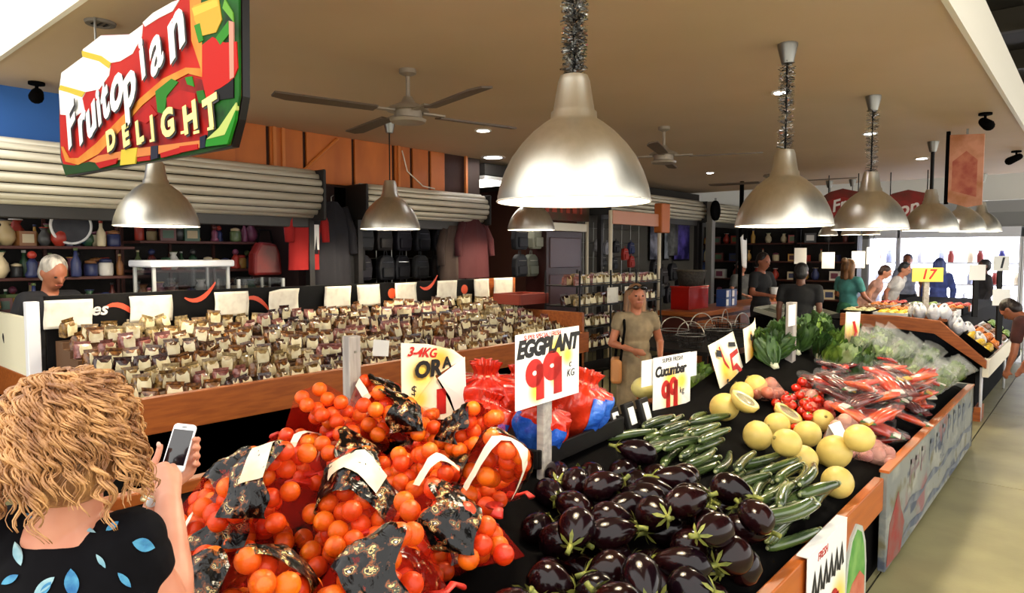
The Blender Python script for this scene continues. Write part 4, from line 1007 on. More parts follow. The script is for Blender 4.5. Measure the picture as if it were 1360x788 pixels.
def sleeve_mesh(seed):
    def f(u, v):
        a = 2*PI*u; r = (.045+.05*v)*(1+.06*math.sin(a*5+seed)+.10*v*math.sin(a*9+seed*2+v*4)); return (r*math.cos(a), r*math.sin(a), -.04+.27*v)
    return MB().grid(33, 10, f).mesh('sleeve', SLEEVE, True)
slv = [sleeve_mesh(i) for i in range(3)]
def greens(name, lab, p, m, i, sleeve, s=1, rot=None, group=None, cat='greens'):
    t = thing(name, lab, cat, p, group=group, rot=rot or (R(random.uniform(-18, 18)), R(random.uniform(10, 50)), random.uniform(0, 6)))
    t.scale = (s, s, s); place('leaves', gm_[m.name][i], t); place('stalk', stalk_me, t)
    if sleeve: place('sleeve', slv[i % 3], t)
random.seed(14)
for r_ in range(4):
    for k in range(6):
        x = -1.04-.20*r_+random.uniform(-.03, .03); y = 6.55+k*.19+random.uniform(-.03, .03); z = surf(x, y)+.06
        greens('sleeved_lettuce', 'green lettuce in a cloudy white sleeve %s' % ['against the painted board', 'one row in from the painted board', 'in the third row from the painted board', 'at the top of the slope'][r_], (x, y, z), GRN if k % 3 else PALE, (r_*5+k) % 9, True, 1.05, (R(random.uniform(-15, 15)), R(random.uniform(15, 40)), R(random.uniform(-25, 25))), 'sleeved lettuces')
for px, py, m, lab in ((1132, 440, GRN2, 'dark green herb bunch'), (1150, 432, GRN2, 'dark green herb bunch'), (1168, 440, GRN2, 'dark green herb bunch'), (1180, 450, GRN2, 'dark green herb bunch'), (1145, 448, GRN2, 'dark green herb bunch'), (1160, 425, GRN, 'dark green herb bunch'), (1085, 430, GRN, 'lighter leafy bunch'), (1100, 438, GRN, 'lighter leafy bunch'), (1072, 445, GRN2, 'lighter leafy bunch'), (1115, 430, PALE, 'lighter leafy bunch'), (1062, 455, GRN2, 'lighter leafy bunch')):
    p = at(px, py+12, Y=6.0+random.uniform(0, .9)); p.z = max(surf(p.x, p.y), .85)+.02 if p.x > -2.2 else .9
    p.x = max(p.x, -2.1)
    p.z = surf(p.x, p.y)+.02
    greens('herb_bunch', lab+(' heaped behind the lettuces' if m is GRN2 or lab[0] == 'd' else ' heaped near the grey post'), p, m, random.randrange(9), False, 1.25, (R(random.uniform(-25, 25)), R(random.uniform(-20, 25)), random.uniform(0, 6)), 'leafy bunches')
for k in range(26):
    p = Vector((random.uniform(-2.1, -1.6), random.uniform(5.75, 7.2), 0)) if k < 16 else Vector((random.uniform(-2.12, -1.9), random.uniform(5.15, 6.3), 0)); p.z = surf(p.x, p.y)+.03
    greens('herb_bunch', 'dark leafy bunch heaped behind the price signs at the table edge', p, GRN2 if k % 4 else GRN, k % 9, False, 1.2, (R(random.uniform(-35, 35)), R(random.uniform(-30, 40)), random.uniform(0, 6)), 'dark leafy bunches')
# crate of loose greens on a brown stand behind the melons
t = thing('timber_crate', 'brown timber crate of leafy greens beside the person in beige', 'crate', (-2.62, 5.15, .5))
for z in (0, .1, .2): 
    for s in (-1, 1):
        MB().box((s*.2, 0, z), (.02, .6, .085)).build('slat', WOOD, t, bev=.003); MB().box((0, s*.3, z), (.4, .02, .085)).build('slat', WOOD, t, bev=.003)
MB().box((0, 0, -.05), (.4, .6, .02)).build('bottom', WOOD, t)
for x in (-.19, .19):
    for y in (-.29, .29): MB().b2((x-.02, y-.02, -.5), (x+.02, y+.02, .25)).build('leg', WOOD2, t)
for k in range(9): greens('leafy_bunch', 'broad green leafy bunch in the brown crate', (-2.62+random.uniform(-.12, .12), 5.15+random.uniform(-.2, .2), .64), GRN if k % 3 else PALE, k, False, 1.5, (R(random.uniform(-30, 30)), R(random.uniform(-20, 40)), random.uniform(0, 6)), 'greens in the brown crate')
t = thing('pumpkin_piece', 'pale yellow cut pumpkin piece by the card holder', 'pumpkin', at(858, 515, X=-2.45))
MB().ell((0, 0, 0), (.1, .13, .08), 18, 12).build('rind', mat('pumpkin_pale', '#d8cc80', '#b8a850', rough=.4), t, smooth=True); MB().tube([(0, 0, .07), (.01, 0, .1)], .012, 8).build('stem', CAL, t)
# wire baskets with looped handles on a low stand
st = thing('basket_stand', 'low dark stand for the wire baskets beyond the greens', 'stand', (-3.35, 7.3, 0))
MB().b2((-.5, -1.1, .86), (.5, 1.1, .9)).build('top', DARK, st)
for x in (-.45, .45):
    for y in (-1.05, 1.05): MB().b2((x-.02, y-.02, 0), (x+.02, y+.02, .86)).build('leg', DARK, st)
for k in range(6):
    p = Vector((-3.15-.35*(k % 2), 6.45+.33*k, .9)); t = thing('wire_basket', 'black wire basket with a looped handle on the low dark stand', 'basket', p, R(20*k), 'wire baskets')
    for z, r in ((.0, .11), (.06, .13), (.12, .15)): MB().tube([(r*math.cos(q*PI/10), r*math.sin(q*PI/10), z+.006) for q in range(21)], .005, 5).build('hoop', STEEL if z > .1 else DARK, t, smooth=True)
    for q in range(10):
        a = q*PI/5; MB().tube([(.11*math.cos(a), .11*math.sin(a), .006), (.15*math.cos(a), .15*math.sin(a), .126)], .003, 4).build('wire', DARK, t)
    MB().tube([(.15*math.cos(q*PI/10), 0, .126+.14*math.sin(q*PI/10)) for q in range(11)], .006, 6).build('handle', mat('handle_pale', '#a8a498', rough=.3, metal=.6), t, smooth=True)
# ------------------------------------------------------------------ large hanging shop sign
YS = 1.36
so = at(205, 215, Y=YS)
fs = thing('hanging_sign', 'large shaped red sign with white script and cream lettering hung from the soffit', 'sign', so)
SM = frame((0, 0, 0), (1, 0, 0), (0, 0, 1))
def zp(zx, zy):                                # sign face point
    p = at(60+zx/3.282, zy/3.282, Y=YS)-so; return (p.x, p.z)
LAY = [0]
def face(name, pts, m, z0, t=.002, raw=False):
    LAY[0] += .0003; return MB().prism([zp(*q) for q in pts], z0, z0+t+LAY[0], SM).build(name, m, fs)
edge = [(92, 772), (66, 690), (60, 520), (62, 400), (74, 318), (165, 248), (165, 215), (245, 152), (372, 148), (425, 105), (470, 60), (560, 8), (640, -60), (740, -110), (858, -120), (862, 420), (845, 520), (815, 640)]
MB().prism([zp(*q) for q in edge], -.03, 0, SM).build('panel', mat('sign_edge_black', '#0c0a0a', rough=.4), fs)
def ins(pts, k=.985):
    cx = sum(p[0] for p in pts)/len(pts); cy = sum(p[1] for p in pts)/len(pts); return [(cx+(x-cx)*k, cy+(y-cy)*k) for x, y in pts]
def dk(c): return None if c is None else '#%02x%02x%02x' % tuple(int(int(c[i:i+2], 16)*(.96 if c == '#f6f4ee' else .8 if int(c[i:i+2], 16) > 120 else .55)) for i in (1, 3, 5))
sg = lambda n, c, c2=None: mat('sign_'+n, dk(c), dk(c2), rough=.65, scale=6, spec=.15)
face('red_field', ins(edge), sg('redfield', '#e2371a', '#d42a14'), 0)
face('green_border', [(92, 765), (76, 715), (130, 722), (250, 690), (690, 630), (815, 635), (700, 665), (230, 742)], sg('greenb', '#2f6a22'), .002)
face('white_cloud', [(75, 318), (167, 250), (168, 217), (247, 156), (370, 152), (430, 108), (425, 160), (385, 235), (330, 268), (290, 275), (282, 330), (240, 390), (180, 402), (165, 430), (175, 480), (140, 507), (70, 500), (64, 400)], sg('white', '#f6f4ee'), .002)
face('yellow_edge', [(165, 222), (250, 245), (292, 275), (284, 300), (240, 268), (168, 248)], sg('yellow', '#f4d860'), .004)
face('yellow_edge', [(72, 372), (120, 385), (180, 402), (165, 425), (110, 405), (64, 392)], sg('yellow', '#f4d860'), .004)
face('white_arc', [(430, 100), (475, 58), (560, 10), (590, 0), (560, 50), (500, 80), (440, 118)], sg('white', '#f6f4ee'), .002)
face('orange_swoosh', [(75, 640), (95, 705), (150, 720), (240, 672), (330, 575), (430, 460), (540, 370), (630, 322), (700, 340), (690, 300), (620, 296), (520, 345), (410, 440), (320, 530), (230, 625), (150, 690), (110, 690), (84, 640)], sg('orange', '#f28a3c', '#f8a860'), .004)
face('produce_picture', [(215, 685), (320, 590), (420, 475), (540, 378), (630, 332), (700, 352), (735, 440), (720, 610)], sg('dkred', '#7a1410', '#c02014'), .003)
for pts, c in (([(490, 400), (560, 345), (590, 360), (540, 420), (530, 500), (500, 490)], '#3f8a28'), ([(620, 340), (650, 335), (660, 380), (630, 370)], '#4a9a34'), ([(670, 400), (700, 395), (720, 460), (680, 450)], '#3a7a22')): face('leaf', pts, sg('g'+c, c), .006)
for pts in ([(540, 430), (600, 395), (665, 410), (670, 470), (600, 480), (545, 470)], [(400, 520), (470, 460), (500, 500), (450, 540)]): face('tomato_picture', pts, sg('tom', '#d8281a', '#b81a10'), .006)
face('salmon_band', [(200, 705), (240, 680), (400, 650), (700, 612), (690, 645), (240, 712)], sg('salmon', '#f0906a'), .006)
for pts, c in (([(230, 712), (330, 690), (320, 715), (250, 735)], '#c81e14'), ([(345, 655), (415, 645), (405, 715), (340, 722)], '#f4d860'), ([(415, 690), (470, 680), (470, 700), (415, 706)], '#c81e14'), ([(515, 670), (600, 645), (600, 670), (520, 690)], '#c81e14'), ([(600, 640), (680, 630), (680, 652), (600, 668)], '#d02418'), ([(475, 640), (505, 636), (505, 690), (475, 700)], '#3c3c58'), ([(690, 600), (715, 590), (712, 645), (690, 650)], '#26304e')): face('picture_patch', pts, sg('p'+c, c), .008)
face('orange_column', [(640, -60), (690, -60), (700, 340), (690, 300), (650, 180)], sg('orange', '#f28a3c'), .004)
face('right_picture', [(690, -100), (855, -118), (858, 420), (842, 520), (812, 632), (715, 645), (735, 440), (700, 340)], sg('rg', '#2f7a28', '#1c4a18'), .003)
for pts, c in (([(660, 30), (770, -10), (785, 90), (760, 145), (700, 160), (665, 90)], '#f0c05c'), ([(655, 40), (765, 0), (770, 30), (665, 75)], '#f8dc78'), ([(700, 200), (745, 165), (800, 190), (850, 185), (856, 300), (835, 350), (760, 400), (720, 440), (700, 350)], '#e02a16'), ([(665, 115), (690, 105), (705, 180), (685, 190)], '#4f9a34'), ([(760, 170), (815, 95), (820, 150), (780, 200)], '#4f9a34'), ([(800, 0), (835, 60), (838, 100), (790, 40)], '#7cc060'), ([(818, 95), (838, 100), (840, 340), (822, 350)], '#f0a890'), ([(755, 400), (800, 378), (838, 345), (838, 430), (770, 440)], '#141010'), ([(775, 560), (850, 450), (852, 480), (800, 590), (720, 610)], '#d8e87c'), ([(720, 612), (800, 592), (850, 480), (845, 525), (812, 630), (716, 642)], '#38962c')): face('fruit_picture', pts, sg('f'+c, c), .006)
lw = mat('sign_white_letter', '#faf8f2', rough=.35); lb = mat('sign_shadow_letter', '#140c0a', rough=.5); lc = mat('sign_cream_letter', '#f6e288', rough=.35)
def letter(ch, cx, cy, h, m, shear, off, ex=1.0, rot=0, sz=.72, serif=False):
    x, y = zp(cx, cy); x0, y0 = zp(cx, cy-h/2); x1, y1 = zp(cx, cy+h/2); H = (y0-y1)/sz
    for mm, dz, dd in ((lb, .020, .012), (m, .023, 0)):
        M = SM @ Matrix.Translation((x+dd*.9, y-dd*.8, dz)) @ Matrix.Rotation(R(rot), 4, 'Z')
        text('letter' if mm is m else 'letter_shadow', ch, H, mm, fs, M, .001, off, shear, 1, ex)
for ch, cx, cy, h, sz in (('F', 125, 568, 160, .72), ('r', 172, 556, 108, .5), ('u', 212, 524, 116, .5), ('i', 248, 486, 150, .7), ('t', 274, 452, 160, .66), ('o', 322, 402, 130, .5), ('p', 378, 388, 185, .7), ('i', 437, 275, 172, .7), ('a', 493, 236, 150, .5), ('n', 580, 150, 160, .5)):
    letter(ch, cx, cy, h, lw, .3, .005 if ch == 'a' else .010, 1.0 if ch in 'it' else 1.2, 26, sz)
for ch, cx, cy, h in (('D', 307, 616, 88), ('E', 372, 598, 92), ('L', 432, 582, 98), ('I', 489, 566, 105), ('G', 556, 545, 118), ('H', 655, 522, 122), ('T', 745, 500, 134)):
    letter(ch, cx, cy, h, lc, .0, .007, 1.15 if ch != 'I' else 1, 8)
    if ch in 'ILHT':
        for s in ((-1, 1) if ch == 'H' else (0,)):
            x, y = zp(cx+s*28, cy+h/2-3); MB().box((x, -.0235, y), (.05, .003, .012)).build('letter_serif', lc, fs)
for zx in (180, 780):
    p = at(60+zx/3.282, 20, Y=YS)-so; MB().tube([(p.x, .04, .2), (p.x, .04, CZ-so.z)], .006, 6).build('hanging_rod', STEEL, fs)

# ------------------------------------------------------------------ price signs
YEL = '#f4cc50'
def board(name, lab, o, ux, w, h, spots=(), uy=(0, 0, 1), base='#f4f1ea', curve=0):
    """card sign whose local x, z span the face; returns (thing, ink matrix)"""
    M = frame((0, 0, 0), ux, uy); t = thing(name, lab, 'price sign', o); t.rotation_euler = M.to_euler()
    m = print_mat('card_'+lab[:18], base, [((u-.5)*w, (v-.5)*h, 0, r, c) for u, v, r, c in spots])
    def f(u, v): return ((u-.5)*w, (v-.5)*h, curve*(u-.5)**2)
    MB().grid(9 if curve else 2, 2, f).build('card', m, t, smooth=bool(curve), solid=.004)
    return t
def I2(w, h): return lambda u, v: ((u-.5)*w, (v-.5)*h)
def nine(mb, c, rx, ry, leg, wd, q, sl=0, z=.003):
    cx, cy = c
    n = 22; pts = [q(cx+rx*math.cos(a), cy+ry*math.sin(a)) for a in [2*PI*k/n for k in range(n+1)]]
    stroke(mb, pts, wd, None, z); stroke(mb, [q(cx+rx, cy+ry*.9), q(cx+rx+sl*.4, cy-ry), q(cx+rx+sl, leg)], [wd*1.1, wd*1.15, wd*1.2], None, z)
w, h = .52, .335
t = board('price_sign', 'white eggplant price sign reading 99 in big red numerals', (-1.93, 2.5, 1.33), (-.06, 1, 0), w, h, [(.62, .72, .1, YEL), (.3, .2, .09, YEL), (.8, .6, .07, YEL), (.58, .3, .06, '#f8e090')]); q = I2(w, h)
text('lettering', 'SUPER SPECIAL! FRESH', .03, REDINK, t, Matrix.Translation((*q(.4, .945), .003)))
text('product_name', 'EGGPLANT', .105, INK, t, Matrix.Translation((*q(.49, .785), .003)), offset=.006, shear=.25, space=.92)
mb = MB(); nine(mb, (.27, .45), .085, .115, .07, .054, q); nine(mb, (.54, .50), .095, .12, .09, .06, q); mb.build('numerals', REDINK, t)
text('cents', 'c', .05, INK, t, Matrix.Translation((*q(.84, .47), .003)), shear=.2); text('unit', 'KG', .05, INK, t, Matrix.Translation((*q(.85, .33), .003)), shear=.2)
MB().b2((-.035, -.62, -.045), (.035, -.15, -.005)).build('post', GREYWOOD, t, bev=.003)
# curled orange sign: the loose corner folds forward over the price
t = thing('price_sign', 'yellow-washed orange price sign with its corner curled over', 'price sign', (-2.6, 2.37, 1.19)); M = frame((0, 0, 0), (.12, 1, 0), (0, 0, 1)); t.rotation_euler = M.to_euler()
w, h = .36, .40; q = I2(w, h); wm_ = print_mat('card_orange', '#f4e6cc', [(-.06, .05, 0, .12, '#f4cc50'), (.05, .12, 0, .1, '#f0b040'), (-.08, -.08, 0, .09, '#f4c850')])
MB().add([(*q(0, 1.05), 0), (*q(.45, 1.0), .004), (*q(.85, .9), .02), (*q(1, .78), .05), (*q(.55, .58), .01), (*q(.75, .30), .008), (*q(.95, -.05), .01), (*q(0, .08), 0)], [(0, 1, 2, 3, 4, 5, 6, 7)]).build('card', wm_, t, solid=.004)
MB().add([(*q(1, .80), .055), (*q(.55, .56), .035), (*q(.78, .28), .03), (*q(1.0, -.18), .02), (*q(1.05, .2), .045)], [(0, 1, 2, 3, 4)]).build('curled_corner', CARD, t, solid=.003)
text('lettering', '3-4KG', .066, REDINK, t, Matrix.Translation((*q(.33, .90), .012)) @ Matrix.Rotation(R(-8), 4, 'Z'), shear=.3, offset=.002)
text('product_name', 'OR', .115, INK, t, Matrix.Translation((*q(.40, .68), .024)), offset=.005, shear=.1); text('product_name', 'A', .08, INK, t, Matrix.Translation((*q(.72, .74), .034)), offset=.003)
text('dollar', '$', .07, INK, t, Matrix.Translation((*q(.2, .42), .005)))
mb = MB(); stroke(mb, [q(.42, .57), q(.42, .25)], .06, None, .004); stroke(mb, [q(.33, .27), q(.62, .25)], .04, None, .004); stroke(mb, [q(.66, .40), q(.66, .06)], .06, None, .011); mb.build('numerals', REDINK, t)
o = thing('sign_post', 'tall weathered grey post standing behind the orange heap', 'post', (-2.85, 2.06, .84)); 
MB().b2((-.03, -.035, 0), (.03, .035, .60)).build('timber', GREYWOOD, o, bev=.004)
for z in (.08, .3, .52): MB().box((.031, 0, z), (.004, .012, .012)).build('nail', STEEL, o)
# cucumber sign with two blank cards behind
w, h = .44, .42; q = I2(w, h)
t = board('price_sign', 'white cucumber price sign reading 99, clipped to the card holder', (-2.14, 4.12, .97), (.1, 1, 0), w, h, [(.45, .62, .12, YEL), (.75, .55, .1, YEL), (.4, .3, .1, '#f8dca0'), (.6, .25, .1, '#f8dca0')])
text('lettering', 'SUPER FRESH!', .04, INK, t, Matrix.Translation((*q(.5, .93), .003))); text('product_name', 'Cucumber', .092, INK, t, Matrix.Translation((*q(.45, .76), .003)), offset=.004, shear=.15, space=.9)
mb = MB(); nine(mb, (.32, .47), .07, .1, .06, .04, q); nine(mb, (.52, .50), .07, .1, .08, .042, q); mb.build('numerals', REDINK, t)
text('unit', 'kg', .06, INK, t, Matrix.Translation((*q(.76, .4), .003)))
for du, v, lab in ((-.08, .78, 'x'), (1.05, .78, 'y')):
    x, y = q(du, v); MB().box((x, y, -.012), (.15, .17, .004)).build('blank_card', CARD, t)
MB().b2((-.02, -.3, -.03), (.02, .1, -.008)).build('stake', DARK, t)
# two tilted signs among the melons
for i, (o, ux, uy, lab) in enumerate((((-2.08, 4.92, 1.0), (-.05, 1, .12), (-.25, -.28, 1), 'tilted yellow-washed price sign with a red 5, leaning over the melons'), ((-2.12, 5.5, 1.06), (-.2, 1, .1), (-.1, .1, 1), 'bowed yellow-washed price sign with a red 5, behind the tilted one'))):
    w, h = .5, .46; q = I2(w, h); t = board('price_sign', lab, o, ux, w, h, [(.35, .5, .17, '#f4b838'), (.55, .35, .15, '#f8d070'), (.3, .8, .1, '#f8d070')], uy, '#f4ead2', -.1 if i else -.03)
    mb = MB(); stroke(mb, [q(.92, .68), q(.62, .66), q(.58, .46), q(.74, .46), q(.86, .32), q(.78, .14), q(.5, .12)], [.035, .045, .045, .05, .055, .05, .035], None, .004); mb.build('numeral', REDINK, t)
    mb = MB(); stroke(mb, [q(.3, .9), q(.36, .62), q(.45, .5)], [.02, .03, .015], None, .004); mb.build('flourish', REDINK, t)
    text('lettering', '$', .09, INK, t, Matrix.Translation((*q(.25, .3), .012))); mb = MB(); stroke(mb, [q(.12, .84), q(.28, .78)], .05, None, .012); stroke(mb, [q(.62, .86), q(.86, .8)], .035, None, .012); mb.build('brush_mark', INK, t)
    MB().b2((-.015, -.34, -.03), (.015, .0, -.012)).build('stake', DARK, t)
# post with a blank card, cream tag strips further back
o = thing('sign_post', 'grey post with a blank white card nailed to its top, among the greens', 'post', (-1.9, 5.7, .86)); MB().b2((-.03, -.045, 0), (.03, .045, .60)).build('timber', GREYWOOD, o, bev=.004)
MB().box((.034, -.09, .50), (.006, .15, .17)).build('card', CARD, o)
q_ = at(1133, 450, Y=6.6); w, h = .13, .36
t = board('price_sign', 'narrow yellow-washed price tag bent upright among the herbs', (q_.x, q_.y, q_.z+.06), (.75, .65, 0), w, h, [(.5, .5, .12, '#e8b860')], (0, -.1, 1), '#f0e4cc', -.1)
mb = MB(); stroke(mb, [(-.01, .1), (.02, 0), (-.01, -.1)], .025, None, .012); mb.build('brush_mark', REDINK, t)
# sign hooked over the orange rail, and the arched picture board beside it
w, h = .57, .56; q = I2(w, h); t = board('price_sign', 'white price sign with red numerals hooked over the orange rail', (-.862, 3.14, .325), (0, 1, 0), w, h, [(.8, .35, .2, YEL), (.65, .2, .18, YEL), (.95, .2, .15, '#f8e060')])
text('lettering', 'FRESH', .05, REDINK, t, Matrix.Translation((*q(.35, .92), .003)), shear=.2); mb = MB()
for a in range(6): stroke(mb, [q(.1+a*.14, .62), q(.17+a*.14, .82), q(.2+a*.14, .64)], .035, None, .003)
mb.build('brush_mark', INK, t)
mb = MB(); nine(mb, (.36, .36), .09, .1, .05, .06, q); nine(mb, (.66, .36), .09, .1, .05, .06, q); mb.build('numerals', REDINK, t)
MB().b2((-w/2, h/2-.003, -.045), (w/2, h/2+.003, .003)).build('hook_flap', CARD, t)
t = thing('picture_board', 'arched board with green and red fruit picture under the rail', 'board', (-.89, 3.66, 0)); AM = frame((0, 0, 0), (0, 1, 0), (0, 0, 1))
arc = [(-.2, .01), (.2, .01), (.2, .24), (.17, .36), (.1, .46), (0, .5), (-.1, .46), (-.17, .36), (-.2, .24)]
MB().prism(arc, 0, .02, AM).build('panel', mat('arch_grey', '#b8bcb0', rough=.5), t)
MB().prism([(x*.82, .03+(y-.03)*.93+.005) for x, y in arc], .02, .022, AM).build('green_picture', mat('arch_green', '#3f8a30', '#7cae58', scale=7), t)
MB().prism([(-.16, .03), (.16, .03), (.15, .18), (.06, .24), (-.08, .22), (-.15, .17)], .022, .024, AM).build('red_picture', mat('arch_red', '#b8402c', '#cf7a5c', scale=7), t)
# ------------------------------------------------------------------ people
def skin(n, c, c2): return mat('skin_tone_'+n, c, c2, rough=.5, scale=9, sss=.12)
SK1 = skin('fair', '#cf9276', '#c07e62'); SK2 = skin('tan', '#a8684a', '#94573c'); SK3 = skin('brown', '#6e4430', '#5c3826')
def hand(mb, w, d, side, palm, spread=.010, curl=.25, s=1):
    """palm and five fingers from wrist w along d; palm = direction the palm faces"""
    w = Vector(w); d = Vector(d).normalized(); n = Vector(palm); n = (n-d*n.dot(d)).normalized(); x = d.cross(n)*side
    mb.cap(w, w+d*.07*s, .026*s, .034*s, 12, sq=(n, .5)); k0 = w+d*.075*s
    for i, (L, r) in enumerate(((.062, .0085), (.070, .009), (.065, .0085), (.05, .0075))):
        b = k0+x*(.030-.019*i)*s-d*.004*(abs(i-1))*s; m1 = b+(d+n*curl)*L*.5*s; m2 = m1+(d+n*curl*2.4).normalized()*L*.5*s
        mb.cap(b-d*.02*s, m1, r*1.1*s, r*s, 8); mb.cap(m1, m2, r*s, r*.85*s, 8)
    tb = w+d*.02*s+x*.026*s; t1 = tb+(d*.55+x*.7+n*.3).normalized()*.042*s; t2 = t1+(d*.9+x*.2+n*.3).normalized()*.03*s
    mb.cap(tb, t1, .0125*s, .010*s, 8); mb.cap(t1, t2, .010*s, .0085*s, 8)
def person(lab, loc, rz, h=1.7, sk=SK1, lean=0, arms=None, top=('tee', '#222222'), bottom=('trousers', '#1c1c22'), hair=('short', '#2a1a10'), voxel=.016, headturn=0, nod=0, wide=1, extra=None):
    s = h/1.7; t = thing('person', lab, 'person', loc, rz); t.scale = (s, s, s)
    Mx = Matrix.Translation((0, 0, .93)) @ Matrix.Rotation(-lean, 4, 'X') @ Matrix.Translation((0, 0, -.93))
    U = lambda p: Mx @ Vector(p)
    Hm = Mx @ Matrix.Translation((0, 0, 1.49)) @ Matrix.Rotation(headturn, 4, 'Z') @ Matrix.Rotation(-nod, 4, 'X') @ Matrix.Translation((0, 0, -1.49))
    H = lambda p: Hm @ Vector(p)
    arms = arms or {}
    A = {}
    for sd in (-1, 1):
        e, w_ = arms.get(sd, ((sd*.235, -.03, 1.13), (sd*.235, .08, .89))); A[sd] = (U((sd*.165*wide, 0, 1.385)), U(e), U(w_))
    b = MB()
    b.ell((0, .015, 1.60), (.074, .094, .112), 16, 12, Hm); b.ell((0, .04, 1.535), (.056, .062, .062), 12, 8, Hm)
    b.cap(H((0, .104, 1.605)), H((0, .122, 1.575)), .009, .015); b.cap(H((-.022, .094, 1.54)), H((.022, .094, 1.54)), .010, .010)
    for sd in (-1, 1): b.ell((sd*.076, .0, 1.59), (.013, .024, .034), 8, 6, Hm); b.ell((sd*.036, .09, 1.622), (.02, .012, .008), 8, 6, Hm)
    b.cap(U((0, -.012, 1.38)), H((0, .0, 1.52)), .058, .054)
    b.ell((0, 0, .95), (.155*wide, .11, .12), 16, 10); b.ell((0, .0, 1.10), (.13*wide, .095, .15), 16, 10, Mx); b.ell((0, .0, 1.27), (.16*wide, .11, .17), 16, 10, Mx)
    b.cap(U((-.15*wide, -.005, 1.385)), U((.15*wide, -.005, 1.385)), .05, .05)
    for sd in (-1, 1):
        sh, el, wr = A[sd]; b.cap(sh, el, .05, .038); b.cap(el, wr, .04, .026); hand(b, wr, wr-el, -sd, (-sd, .2, 0))
        b.cap((sd*.085, 0, .92), (sd*.095, .02, .49), .085, .055); b.cap((sd*.095, .015, .49), (sd*.1, -.02, .09), .054, .036); b.cap((sd*.1, -.03, .045), (sd*.115, .13, .035), .042, .034)
    blob('body', b, sk, t, voxel, 3)
    c = MB(); kt, ct = top; g = .014
    c.ell((0, .0, 1.10), (.13*wide+g, .095+g, .16), 16, 10, Mx); c.ell((0, .0, 1.27), (.16*wide+g, .11+g, .165), 16, 10, Mx); c.cap(U((-.15*wide, -.005, 1.385)), U((.15*wide, -.005, 1.385)), .05+g, .05+g); c.ell((0, 0, .97), (.155*wide+g, .11+g, .12), 16, 10)
    for sd in (-1, 1):
        sh, el, wr = A[sd]
        if kt == 'long': c.cap(sh, el, .05+g, .04+g); c.cap(el, el.lerp(wr, .85), .042+g, .03+g)
        elif kt == 'tee': c.cap(sh, sh.lerp(el, .55), .05+g, .05+g)
        elif kt == 'dress': c.cap(sh, sh.lerp(el, .3), .05+g, .05+g)
    if kt == 'dress':
        c.cap((0, 0, .95), (0, .01, .6), .165, .18, 16, sq=((1, 0, 0), 1.05)); c.cap((0, 0, .75), (0, .01, .48), .17, .19, 16)
        if len(top) > 2: pass
    top_o = blob('dress' if kt == 'dress' else 'shirt', c, mat('fabric_'+ct, ct, tuple(min(1, x*.8) for x in [int(ct[i:i+2], 16)/255 for i in (1, 3, 5)]), rough=.85, scale=9), t, voxel, 3)
    if bottom:
        d = MB(); kb, cb_ = bottom; d.ell((0, 0, .95), (.155*wide+.012, .122, .125), 16, 10)
        if kb == 'skirt': d.cap((0, 0, .92), (0, .01, .58), .165, .2, 16)
        for sd in (-1, 1):
            if kb == 'trousers': d.cap((sd*.085, 0, .92), (sd*.095, .02, .49), .097, .07); d.cap((sd*.095, .015, .49), (sd*.1, -.02, .10), .068, .055)
            if kb == 'shorts': d.cap((sd*.085, 0, .92), (sd*.095, .02, .52), .1, .085)
        blob(kb, d, mat('fabric_'+cb_, cb_, rough=.85), t, voxel, 3)
    for sd in (-1, 1):
        MB().cap((sd*.1, -.04, .04), (sd*.117, .14, .032), .05, .042).build('shoe', mat('shoe_leather', '#1a1614', rough=.5), t, smooth=True)
        MB().ell((sd*.033, .099, 1.605), (.012, .008, .007), 8, 6, Hm).build('eye', mat('eye_dark', '#181210', rough=.2), t, smooth=True)
    MB().cap(H((-.02, .106, 1.541)), H((.02, .106, 1.541)), .005, .005).build('mouth', mat('lip', '#8a4438', rough=.5), t, smooth=True)
    kh, ch = hair; hm = mat('hair_'+ch, ch, tuple(x*.6 for x in [int(ch[i:i+2], 16)/255 for i in (1, 3, 5)]), rough=.5, scale=30, stretch=(1, 1, .15), bump=.5, bscale=60)
    hb = MB()
    if kh != 'bald':
        hb.ell((0, -.012, 1.635), (.086, .098, .092), 16, 10, Hm); hb.ell((0, -.04, 1.58), (.082, .07, .09), 14, 10, Hm)
    if kh == 'fringe': hb.ell((0, -.055, 1.585), (.082, .05, .05), 14, 10, Hm)
    if kh in ('long', 'bun'):
        for sd in (-1, 0, 1): hb.cap(H((sd*.06, -.03, 1.62)), H((sd*.075, -.035 if sd else -.07, 1.42)), .05, .042)
    if kh == 'bun': hb.ell((0, -.11, 1.69), .05, 12, 8, Hm)
    if kh == 'bald': hb.ell((0, -.045, 1.57), (.079, .06, .055), 14, 10, Hm)
    blob('hair', hb, hm, t, voxel*.8, 2)
    return t, U, H, A
FWD = lambda dx, dy: math.atan2(-dx, dy)          # heading whose +y points along (dx, dy)
